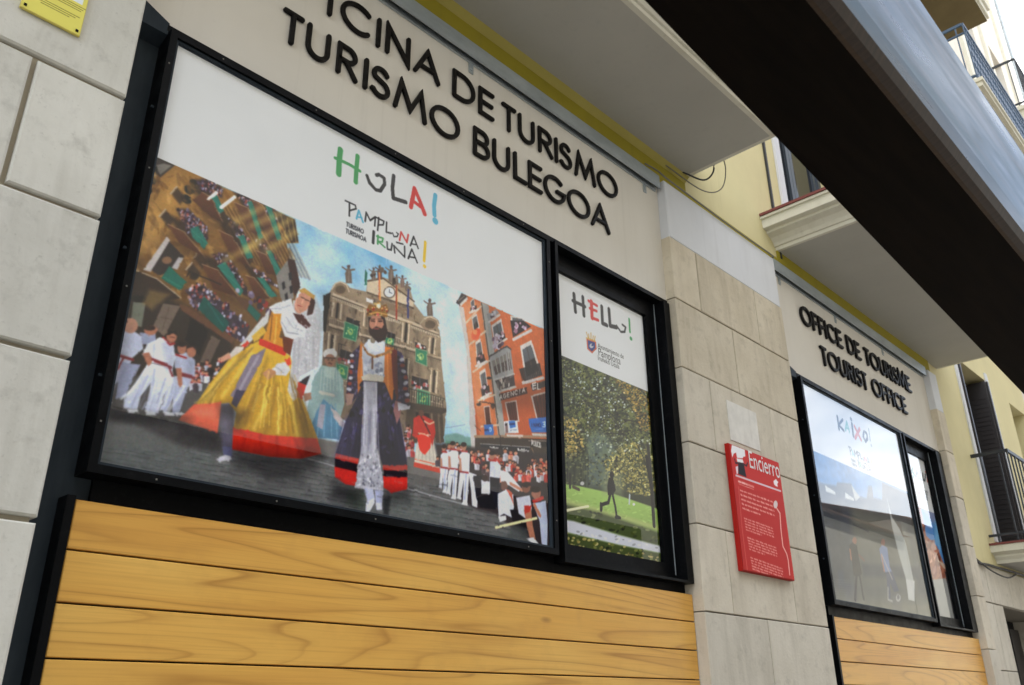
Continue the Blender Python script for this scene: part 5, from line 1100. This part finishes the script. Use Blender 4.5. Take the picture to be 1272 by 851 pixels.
# ------------------------------------------------------------------ print 2: jogger in the park
C = Canvas(*g2, .075, .0034); C.c[:] = WHITE_INK
C.setview(680, 500, .2703)
n1, n2 = vnoise(C.nz, C.nx, 26, 4), vnoise(C.nz, C.nx, 9, 3)
zp = at(697, 441, .075)[1]; ph = C.Z < zp
dk = np.array([30, 34, 24.]); gr_ = np.array([86, 92, 46.]); t = np.clip((n2 - .38) / .3, 0, 1)[..., None]; base = dk * (1 - t) + gr_ * t
C.c[ph] = base[ph]
top_l = [(60, -190), (560, 60), (560, 250), (60, 280)]
C.dabs([(60, -200), (560, -60), (560, 160), (60, 240)], 3600, [(34, 44, 24), (66, 78, 38), (18, 22, 14), (88, 94, 50), (48, 58, 28), (20, 24, 16), (100, 100, 58)], 4, 3, .9)
C.dabs([(60, -180), (300, -100), (420, 60), (300, 150), (120, 60)], 240, [(150, 160, 158), (176, 184, 186), (112, 124, 108)], 3.5, 3, .8)
for k in range(26):
    x, y = rng.uniform(70, 460), rng.uniform(-120, 150); C.line([(x, y), (x + rng.normal(30, 30), y + rng.uniform(-10, 40)), (x + rng.normal(60, 40), y + rng.uniform(0, 80))], rng.uniform(2, 5), (22, 20, 16), .8)
C.dabs([(300, -110), (520, -40), (540, 130), (430, 130), (380, 0)], 1100, [(136, 108, 40), (160, 132, 60), (84, 68, 28), (50, 48, 24)], 4, 3, .85)
C.dabs([(60, 60), (150, 80), (170, 240), (90, 260)], 420, [(140, 120, 56), (92, 88, 42), (36, 38, 22), (172, 150, 84)], 5, 4, .9)
C.poly([(80, 250), (520, 260), (520, 470), (80, 400)], (44, 50, 38), .85, 14); C.poly([(180, 150), (250, 130), (310, 200), (290, 400), (180, 380)], (86, 104, 104), .55, 14)
for k in range(16): x = rng.uniform(90, 330); C.line([(x, 250), (x + rng.normal(0, 4), 400)], rng.uniform(3, 7), (22, 24, 20), .7)
C.dabs([(80, 230), (300, 240), (300, 390), (80, 370)], 300, [(34, 40, 26), (70, 78, 50), (100, 104, 66)], 5, 4, .7)
C.dabs([(262, 270), (330, 200), (400, 180), (480, 230), (500, 420), (440, 430), (360, 410), (280, 350)], 1500, [(150, 138, 72), (172, 162, 98), (112, 104, 50), (78, 78, 38), (56, 62, 34)], 4, 3.5, .8)
C.dabs([(120, 120), (480, 170), (480, 230), (280, 240)], 260, [(160, 168, 156), (104, 110, 76), (50, 54, 34)], 4, 3.5, .8)
C.poly([(300, 400), (540, 450), (540, 505), (300, 432)], (40, 44, 30), .8, 6)
C.poly([(60, 372), (150, 385), (300, 418), (530, 496), (540, 800), (60, 800)], (128, 156, 78), 1, 2, grad=(84, 110, 50)); C.poly([(60, 458), (250, 505), (540, 606), (545, 680), (300, 600), (60, 540)], (48, 58, 26), .95, 6); C.poly([(60, 436), (240, 486), (540, 575), (540, 600), (240, 506), (60, 460)], (156, 150, 104), .45, 6)
C.dabs([(60, 380), (300, 425), (530, 505), (530, 580), (60, 450)], 300, [(150, 172, 96), (108, 136, 62)], 8, 2.5, .4)
C.poly([(60, 535), (120, 545), (330, 610), (560, 670), (560, 700), (330, 655), (60, 590)], (166, 168, 176), 1, 3); C.dabs([(60, 545), (330, 615), (550, 675), (330, 645), (60, 585)], 120, [(120, 122, 126), (196, 196, 202)], 7, 4, .7)
C.poly([(60, 592), (330, 656), (560, 702), (560, 800), (60, 800)], (52, 62, 26), 1, 3); C.dabs([(60, 592), (330, 656), (560, 702), (560, 800), (60, 800)], 330, [(100, 104, 50), (34, 42, 20), (150, 136, 80)], 7, 5, .8)
C.dabs([(60, 470), (300, 520), (540, 610), (540, 660), (300, 590), (60, 530)], 160, [(70, 78, 36), (28, 34, 18)], 9, 5, .8)
C.line([(462, 200), (480, 400), (490, 565)], 17, (26, 24, 20)); 
C.poly([(255, 330), (345, 330), (345, 430), (255, 420)], (118, 124, 92), .55, 14)
RN = (12, 11, 14); C.oval(296, 332, 10, 15, RN); C.poly([(282, 345), (302, 345), (308, 400), (304, 425), (278, 425), (276, 380)], RN); C.line([(302, 360), (310, 400), (300, 415)], 9, RN); C.line([(288, 425), (280, 460), (248, 470), (248, 490)], 12, RN); C.line([(300, 425), (312, 480), (318, 522)], 11, RN); C.line([(314, 528), (334, 530)], 11, (14, 14, 16)); C.line([(246, 465), (246, 495)], 12, (14, 14, 16))
C.line([(104, 330), (104, 390)], 12, (28, 28, 26)); C.line([(118, 388), (145, 400)], 12, (60, 52, 40)); C.oval(160, 372, 9, 9, (150, 150, 150)); C.line([(378, 425), (376, 465)], 8, (150, 158, 160)); C.oval(397, 468, 6, 6, (206, 206, 200))
C.line([(90, 496), (188, 477)], 9, (226, 216, 150))
C.c[C.Z >= zp] = WHITE_INK
C.setview(680, 330, .2351)
for pts, w_, c_ in (([(140, 150), (148, 243)], 18, BK), ([(134, 186), (198, 216)], 15, BK), ([(187, 166), (193, 264)], 17, BK), ([(232, 190), (236, 276)], 19, RD), ([(217, 186), (262, 212)], 12, RD), ([(224, 226), (260, 240)], 12, RD), ([(236, 276), (268, 288)], 13, RD), ([(287, 216), (291, 305), (314, 315)], 17, BK), ([(325, 230), (331, 318), (364, 326)], 17, BK), ([(366, 318), (388, 350), (408, 350), (413, 325), (396, 312)], 9, BK), ([(432, 283), (436, 350)], 11, (48, 150, 84)), ([(441, 385), (442, 386)], 16, (48, 150, 84))): C.line(pts, w_, c_)
C.poly([(206, 386), (257, 402), (260, 440), (236, 464), (210, 440)], (196, 92, 60)); C.poly([(213, 394), (251, 406), (253, 436), (235, 454), (216, 436)], (44, 62, 128)); C.oval(233, 424, 11, 12, (190, 190, 200)); C.oval(238, 420, 6, 6, (44, 62, 128)); 
for a, b in (((206, 352), (216, 384)), ((218, 362), (220, 384)), ((230, 356), (230, 386)), ((242, 372), (240, 392)), ((252, 374), (248, 396)), ((206, 382), (252, 398))): C.line([a, b], 5, (200, 160, 70))
lo_ = C.Z < at(697, 441, .075)[1]; C.c[lo_] = np.clip(C.c[lo_] * 1.3, 0, 250)
C.setview(680, 500, .2703); C.line([(455, 250), (478, 400), (490, 565)], 15, (20, 18, 15)); C.line([(466, 330), (440, 250), (415, 200)], 6, (24, 22, 18), .8)
RN = (10, 9, 12); C.oval(296, 332, 10, 15, RN); C.poly([(282, 345), (302, 345), (308, 400), (304, 425), (278, 425), (276, 380)], RN); C.line([(288, 425), (280, 460), (248, 470), (246, 495)], 11, RN); C.line([(300, 425), (312, 480), (318, 522), (334, 530)], 10, RN)
o2 = C.build('poster', M_PRINT, gain=INK); tag(o2, 'narrow poster with HELLO! header and a jogger in an autumn park', 'poster', 'posters behind the office glass')
def bfont(txt, x, z, Y, h, mt, parent, name='lettering', xs=1.0):
    cu = bpy.data.curves.new('txt', 'FONT'); cu.body = txt; cu.size = h * 1.40; cu.resolution_u = 3
    tmp = bpy.data.objects.new('txt', cu); COL.objects.link(tmp)
    dg = bpy.context.evaluated_depsgraph_get(); me = bpy.data.meshes.new_from_object(tmp.evaluated_get(dg)); bpy.data.objects.remove(tmp); bpy.data.curves.remove(cu)
    for vtx in me.vertices: vtx.co = (vtx.co.x * xs, -vtx.co.z, vtx.co.y)
    me.name = name; me.materials.clear()
    o = new_obj(name, me, mt, parent); pl = root_loc(parent); o.location = (x - pl[0], Y - pl[1], z - pl[2]); return o
M_GREYINK = mat('grey_ink', (.045, .045, .05), .6); M_WHITEINK = mat('white_ink', (.72, .70, .68), .5); M_BLACKINK = mat('black_ink', (.012, .012, .016), .6)
for txt, (x, y), h in (('Ayuntamiento de', (266, 425), .030), ('Pamplona', (268, 465), .046), ('Iru\u00f1eko Udala', (266, 490), .030)):
    X, Z = at(680 + x * .2351, 330 + y * .2351, .074); bfont(txt, X, Z - .008, .0742, h, M_GREYINK, o2, xs=.80)

# ------------------------------------------------------------------ prints 3 and 4: second bay
g3, g4 = POSTERS[2]
C = Canvas(*g3, -.004, .0075); C.c[:] = WHITE_INK
C.setview(990, 460, .21145)
zp = .5 * (at(1004, 556, -.004)[1] + at(1127, 612, -.004)[1]); ph = C.Z < zp
C.c[ph] = (84, 130, 182); n1 = vnoise(C.nz, C.nx, 40, 4); n2 = vnoise(C.nz, C.nx, 6, 2)
C.poly([(60, 690), (110, 655), (170, 670), (230, 680), (240, 660), (320, 670), (345, 740), (410, 752), (420, 680), (440, 682), (450, 750), (500, 760), (500, 660), (660, 730), (820, 1500), (60, 1500)], (58, 62, 68), 1, 3)
m_ = C.c.copy(); C.c = np.where(ph[:, None, None], C.c * (1 + .30 * (n1 - .5) + .16 * (n2 - .5))[..., None], C.c)
C.poly([(165, 675), (225, 715), (225, 730), (170, 712)], (196, 198, 192)); C.poly([(282, 715), (335, 755), (335, 768), (285, 752)], (196, 198, 192)); C.poly([(320, 675), (370, 745), (345, 770), (335, 740)], (176, 176, 166)); C.poly([(235, 662), (318, 668), (330, 730), (240, 705)], (60, 60, 62))
C.setview(990, 620, .21145)
C.poly([(320, 50), (640, 160), (720, 560), (330, 560)], (104, 104, 92), .6, 16); C.poly([(150, 560), (800, 590), (800, 760), (150, 690)], (120, 118, 102), .9, 16); C.poly([(320, 20), (700, 120), (760, 420), (340, 330)], (112, 108, 92), .5, 20); C.poly([(380, 380), (720, 400), (740, 470), (390, 455)], (52, 56, 66), .8, 5); C.line([(330, 150), (420, 190)], 5, (56, 56, 60)); C.poly([(240, 420), (275, 420), (280, 520), (245, 520)], (54, 64, 84), .6, 5)
for k in range(10): C.line([(180, 470 + k * 14), (330, 480 + k * 14)], 3, (96, 104, 110), .4)
DK = (38, 34, 32)
C.oval(338, 245, 13, 22, (150, 106, 86)); C.poly([(308, 270), (325, 252), (352, 275), (368, 370), (382, 440), (362, 455), (335, 450), (322, 360)], DK); C.line([(312, 300), (318, 350)], 12, (150, 104, 84)); C.line([(350, 450), (342, 590)], 15, (30, 30, 34)); C.line([(368, 450), (392, 585)], 14, (30, 30, 34)); C.line([(365, 330), (395, 360)], 9, (110, 80, 70))
C.oval(506, 255, 12, 22, (140, 100, 84)); C.poly([(484, 290), (500, 270), (530, 285), (545, 400), (560, 430), (520, 430), (495, 360)], (112, 128, 166)); C.poly([(520, 430), (560, 425), (600, 540), (570, 545)], (54, 60, 88)); C.poly([(525, 440), (545, 430), (550, 590), (535, 590)], (60, 66, 92)); C.line([(498, 330), (512, 420)], 10, (170, 124, 102)); C.line([(500, 330), (560, 470)], 7, (190, 180, 170), .7); C.line([(535, 520), (535, 590), (560, 600)], 6, (180, 180, 176)); C.oval(595, 580, 14, 22, (180, 180, 176)); C.oval(595, 576, 8, 14, (90, 90, 90))
C.poly([(530, 0), (560, 110), (600, 170), (640, 260), (685, 480), (690, 600), (640, 470), (600, 330), (560, 170)], (186, 190, 186), .9, 3); C.poly([(640, 470), (690, 480), (690, 600), (655, 590)], (196, 198, 196))  # pale upright streak: a reflection in the glass painted into the print
C.c[C.Z >= zp] = WHITE_INK
C.setview(990, 460, .21145); GY = (70, 74, 80)
for pts, w_, c_ in (([(237, 272), (247, 345)], 11, GY), ([(268, 290), (245, 320), (275, 355)], 9, GY), ([(285, 352), (292, 302), (308, 362)], 9, (130, 180, 174)), ([(288, 338), (305, 344)], 7, (130, 180, 174)), ([(322, 312), (331, 386)], 11, GY), ([(317, 286), (318, 288)], 13, GY), ([(338, 330), (376, 408)], 12, (206, 116, 100)), ([(368, 345), (342, 398)], 12, (206, 116, 100)), ([(392, 362), (390, 392), (402, 418), (414, 402), (410, 372), (400, 362)], 10, GY), ([(421, 345), (430, 412)], 7, (150, 160, 160)), ([(436, 440), (437, 442)], 8, (150, 160, 160))): C.line(pts, w_, c_)
a, b = at(1052, 554), at(400 + 130 * .2232, 160 + 400 * .2232)
def shifted():
    global C
    scribble_logo(C, a[0] - b[0] + .015, a[1] - b[1] - .0, .35)  # ink paled to imitate the veil of reflection on the far glass
shifted()
o = C.build('poster', M_PRINT, gain=INK); tag(o, 'large poster with KAIXO! header and two people standing by a grey wall', 'poster', 'posters behind the office glass')
C = Canvas(*g4, .075, .0075); C.c[:] = WHITE_INK
C.setview(1110, 560, .27027)
zp = at(1151, 634, .075)[1]; ph = C.Z < zp; C.c[ph] = (72, 130, 192)
C.poly([(120, 250), (230, 285), (240, 330), (180, 330)], (140, 140, 170), .8, 8); C.poly([(190, 320), (225, 360), (215, 460), (190, 420)], (130, 186, 222), .7, 8)
C.poly([(100, 240), (125, 260), (150, 390), (200, 440), (235, 530), (250, 600), (180, 610), (100, 600)], (166, 104, 80), 1, 2); C.dabs([(110, 260), (150, 400), (200, 450), (240, 590), (150, 590)], 120, [(190, 130, 104), (130, 76, 60), (150, 96, 84)], 6, 22, .7)
C.poly([(200, 500), (270, 540), (280, 560), (230, 540)], (196, 170, 150)); C.poly([(130, 600), (240, 585), (290, 800), (140, 800)], (150, 152, 150)); C.poly([(235, 555), (300, 560), (330, 800), (285, 800)], (34, 32, 36)); C.dabs([(270, 650), (300, 640), (320, 740), (295, 740)], 24, [(150, 130, 160), (90, 70, 90)], 5, 9)
C.c[C.Z >= zp] = WHITE_INK
for pts, w_, c_ in (([(88, 82), (84, 96), (96, 108), (90, 122)], 6, (60, 130, 110)), ([(102, 120), (108, 92), (116, 128)], 6, GY), ([(122, 96), (122, 130), (130, 134)], 6, GY), ([(134, 104), (136, 134), (144, 138), (146, 108)], 5, GY), ([(146, 98), (160, 104)], 5, (200, 100, 90)), ([(153, 102), (156, 142)], 6, (200, 100, 90)), ([(165, 112), (166, 140)], 5, (90, 160, 110))): C.line(pts, w_, c_)
C.poly([(112, 178), (124, 182), (124, 204), (112, 200)], (150, 120, 120)); 
for y in (182, 194, 206, 216): C.line([(132, y), (156, y + 8)], 5, (150, 154, 160))
o = C.build('poster', M_PRINT, gain=INK); tag(o, 'narrow poster of a red rock cliff under blue sky in the far bay', 'poster', 'posters behind the office glass')
# ------------------------------------------------------------------ red information sign on the stone pier
YS = -.095
sx0, sz1 = at(905, 550, YS); sx1, _ = at(968, 579, YS); _, sz0 = at(920, 708, YS)
sz1 = 1.5 + (sz1 - 1.5); 
S = thing('information_sign', 'red enamel information sign headed Encierro on the stone pier', 'sign', ((sx0 + sx1) / 2, -.065, sz0))
MB().cbox(sx0, sx1, YS, -.066, sz0, sz1, .004).build('board', M_RED, S)
C = Canvas(sx0 + .006, sx1 - .006, sz0 + .006, sz1 - .006, YS - .0012, .0034)
C.c[:] = (186, 42, 34)
C.setview(895, 540, .11751)
TX = (226, 160, 150)
C.poly([(160, 420), (640, 590), (640, 606), (160, 438)], (206, 190, 196)); C.poly([(90, 560), (660, 620), (760, 1600), (250, 1500)], (174, 34, 28), .6, 3)
C.poly([(120, 110), (165, 95), (190, 130), (215, 115), (255, 150), (262, 230), (240, 235), (235, 250), (175, 245), (165, 190), (140, 200), (125, 240), (112, 170)], (222, 220, 222)); C.poly([(170, 250), (235, 262), (245, 300), (180, 290)], (222, 220, 222)); C.poly([(185, 290), (245, 300), (275, 450), (190, 415)], (28, 20, 26)); C.line([(150, 260), (160, 300), (200, 300)], 14, (60, 24, 26)); C.line([(240, 310), (275, 330), (285, 300)], 14, (60, 24, 26)); C.poly([(160, 340), (185, 330), (185, 410), (172, 420)], (216, 200, 206)); C.oval(205, 130, 12, 10, (90, 60, 60))
C.poly([(560, 490), (585, 468), (600, 490), (612, 500), (600, 520), (605, 552), (580, 540), (565, 520)], (228, 216, 218))
C.oval(582, 738, 22, 42, (206, 190, 188)); C.line([(595, 780), (628, 830), (640, 1010), (660, 1180), (700, 1260), (716, 1330), (732, 1480)], 11, (236, 176, 164)); C.line([(190, 550), (230, 1000), (300, 1560)], 5, (216, 110, 100), .8)
def fake_lines(x, y, dx, dy, w, n, col, thick):
    """rows of tiny unreadable words"""
    for r in range(n):
        px_, py_ = x + dx * r, y + dy * r; t0 = 0; L = w * (1 if r < n - 1 else .55)
        while t0 < L:
            k = rng.uniform(14, 46)
            for j in np.arange(t0, min(L, t0 + k), 7.0):
                C.line([(px_ + j, py_ + j * .36 - rng.uniform(3, 9)), (px_ + j + 5, py_ + (j + 5) * .36 + rng.uniform(0, 3))], thick * rng.uniform(.6, 1.0), col, .85)
            t0 += k + 12
C.line([(190, 492), (350, 552)], 15, (226, 170, 160), .6); fake_lines(190, 496, 0, 0, 160, 1, (236, 196, 188), 8); C.line([(195, 520), (352, 580)], 3, (226, 170, 160))
fake_lines(208, 590, 6, 47, 345, 5, TX, 9); fake_lines(250, 885, 5, 30, 300, 5, TX, 7); fake_lines(285, 1090, 5, 30, 300, 5, TX, 7); fake_lines(318, 1300, 5, 30, 330, 5, TX, 7)
C.build('print', M_PRINT_SIGN, S, gain=1.15)
X, Z = at(895 + 300 * .11751, 540 + 338 * .11751, YS); bfont('Encierro', X, Z - .004, YS - .003, .112, M_WHITEINK, S, xs=.72)

# ------------------------------------------------------------------ yellow notice on the left pier
nx0, nx1, nz0, nz1 = .412, .587, 3.458, 3.72
S = thing('notice', 'yellow notice plate screwed to the pale stone pier at the top left', 'notice', ((nx0 + nx1) / 2, -.085, nz0))
MB().cbox(nx0, nx1, -.094, -.0855, nz0, nz1, .001).build('plate', mat('yellow_plate', (.72, .62, .14), .5), S)
C = Canvas(nx0 + .002, nx1 - .002, nz0 + .002, nz1 - .002, -.0948, .0015); C.c[:] = (222, 214, 108)
C.poly([(nx0 + .075, nz0 + .118), (nx1 - .014, nz0 + .118), (nx1 - .014, nz1 - .03), (nx0 + .075, nz1 - .03)], (222, 230, 238), raw=True); C.line([(nx0 + .108, nz0 + .134), (nx0 + .108, nz0 + .139)], .018, (90, 90, 130), raw=True)
for zz, a, b in ((.107, .025, .168), (.099, .03, .160), (.091, .035, .155), (.066, .022, .16), (.058, .03, .145), (.050, .05, .13)):
    x = nx0 + a
    while x < nx0 + b:
        l = rng.uniform(.006, .018); C.line([(x, nz0 + zz), (x + l, nz0 + zz)], .003, (120, 112, 60), .85, raw=True); x += l + .003
C.build('print', M_PRINT_SIGN, S, gain=1.1)
for xx in (nx0 + .012, nx1 - .012):
    MB().box(xx - .004, xx + .004, -.098, -.094, nz0 + .010, nz0 + .018).build('screw', M_BLACK, S)

# ------------------------------------------------------------------ cables
def cable(pts, r, mt, label, sag=None):
    P = []; Q = [np.array(p, float) for p in pts]; Q = [2 * Q[0] - Q[1]] + Q + [2 * Q[-1] - Q[-2]]
    for i in range(1, len(Q) - 2):
        a, b, c, d = Q[i - 1:i + 3]
        for t in np.arange(0, 1, .125):
            P.append(.5 * (2 * b + (c - a) * t + (2 * a - 5 * b + 4 * c - d) * t * t + (3 * b - a - 3 * c + d) * t ** 3))
    P.append(Q[-2]); P = [tuple(p) for p in P]
    o = MB().tube(P, r, 7).build('cable', mt, None, True)
    return tag(o, label, 'cable')
cable([(3.86, -.03, 4.665), (3.97, -.05, 4.655), (4.03, -.072, 4.618), (4.35, -.072, 4.612), (4.7, -.072, 4.604), (5.1, -.072, 4.606), (5.40, -.072, 4.612), (5.468, -.05, 4.62), (5.47, .03, 4.64)], .0055, M_CABLE, 'grey cable clipped along the white top of the stone pier')
cable([(4.08, -.02, 4.79), (4.42, -.10, 4.70), (4.58, -.16, 4.76), (4.60, -.2, 4.92), (4.5, -.22, 5.02)], .004, M_CABLE, 'thin loose wire looping under the end of the near balcony')
cable([(4.28, -.05, 4.80), (4.46, -.10, 4.80), (4.52, -.15, 4.88), (4.52, -.15, 5.0)], .006, M_CABLE_K, 'short dark wire bent at the near balcony end')
cable([(8.90, -.03, 4.30), (8.90, -.04, 3.9), (8.885, -.05, 3.3), (8.90, -.04, 2.80), (9.4, -.035, 2.765), (10.4, -.035, 2.78), (12.4, -.035, 2.77)], .013, M_CABLE_K, 'dark cable running down the far pier and along the lintel')
cable([(8.95, -.03, 2.79), (9.3, -.06, 2.70), (9.75, -.07, 2.68), (10.2, -.05, 2.76)], .008, M_CABLE_K, 'dark slack wire hanging below the neighbouring balcony')

# ------------------------------------------------------------------ beam overhead, close to the camera
BM = thing('overhead_beam', 'dark brown beam with sky reflection painted grey-blue on its glossy outer face close overhead', 'beam', (1.5, -2.0, 0))
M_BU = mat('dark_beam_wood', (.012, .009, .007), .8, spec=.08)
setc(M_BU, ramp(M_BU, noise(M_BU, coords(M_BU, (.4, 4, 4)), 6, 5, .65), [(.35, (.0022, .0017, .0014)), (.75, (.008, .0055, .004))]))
M_BE = mat('brown_edge', (.10, .06, .035), .55); setc(M_BE, ramp(M_BE, noise(M_BE, coords(M_BE, (30, 2, 2)), 3, 3, .6), [(.3, (.012, .007, .004)), (.7, (.042, .024, .013))]))
M_BF = mat('painted_sky_reflection', (.24, .34, .44), .32, spec=.28)  # blue tones stand in for sky reflected in the varnished outer face
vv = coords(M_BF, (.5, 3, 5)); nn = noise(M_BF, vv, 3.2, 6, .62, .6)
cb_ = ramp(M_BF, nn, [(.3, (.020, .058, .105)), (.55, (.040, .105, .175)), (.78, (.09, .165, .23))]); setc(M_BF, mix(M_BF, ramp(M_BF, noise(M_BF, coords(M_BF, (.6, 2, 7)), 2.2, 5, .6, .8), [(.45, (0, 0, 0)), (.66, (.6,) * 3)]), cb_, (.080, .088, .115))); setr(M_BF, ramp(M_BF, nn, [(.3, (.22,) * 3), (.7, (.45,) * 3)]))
XA, XB = -3.2, 6.2
yin = lambda x: -1.955 + .0415 * x
def strip(name, f0, f1, mt, n=24, sm=False):
    s = MB()
    for i in range(n):
        a, b = XA + (XB - XA) * i / n, XA + (XB - XA) * (i + 1) / n
        for p, q in zip(f0, f1): s.quad((a, p[0] if p[0] is not None else yin(a), p[1]), (b, p[0] if p[0] is not None else yin(b), p[1]), (b, q[0] if q[0] is not None else yin(b), q[1]), (a, q[0] if q[0] is not None else yin(a), q[1]))
    return s.build(name, mt, BM, sm)
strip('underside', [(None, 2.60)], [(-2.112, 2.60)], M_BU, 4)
strip('edge_strip', [(-2.112, 2.60), (-2.122, 2.598), (-2.138, 2.603)], [(-2.122, 2.598), (-2.138, 2.603), (-2.150, 2.622)], M_BE, 8)
F_ = [(-2.150, 2.622), (-2.158, 2.66), (-2.170, 2.76), (-2.182, 2.87), (-2.184, 2.90), (-2.176, 2.928), (-2.15, 2.945), (None, 2.95)]
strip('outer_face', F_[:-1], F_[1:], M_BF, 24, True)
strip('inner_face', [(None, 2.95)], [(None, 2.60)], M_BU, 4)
for xx in (XA + .15, XB - .15):
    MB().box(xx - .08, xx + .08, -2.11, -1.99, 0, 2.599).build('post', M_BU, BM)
for xx in (XA, XB):
    MB().quad(*([(xx, yin(xx), 2.60), (xx, -2.112, 2.60), (xx, -2.138, 2.603)] + [(xx, a if a is not None else yin(xx), b) for a, b in F_])).build('end_cap', M_BU, BM, fix=False)
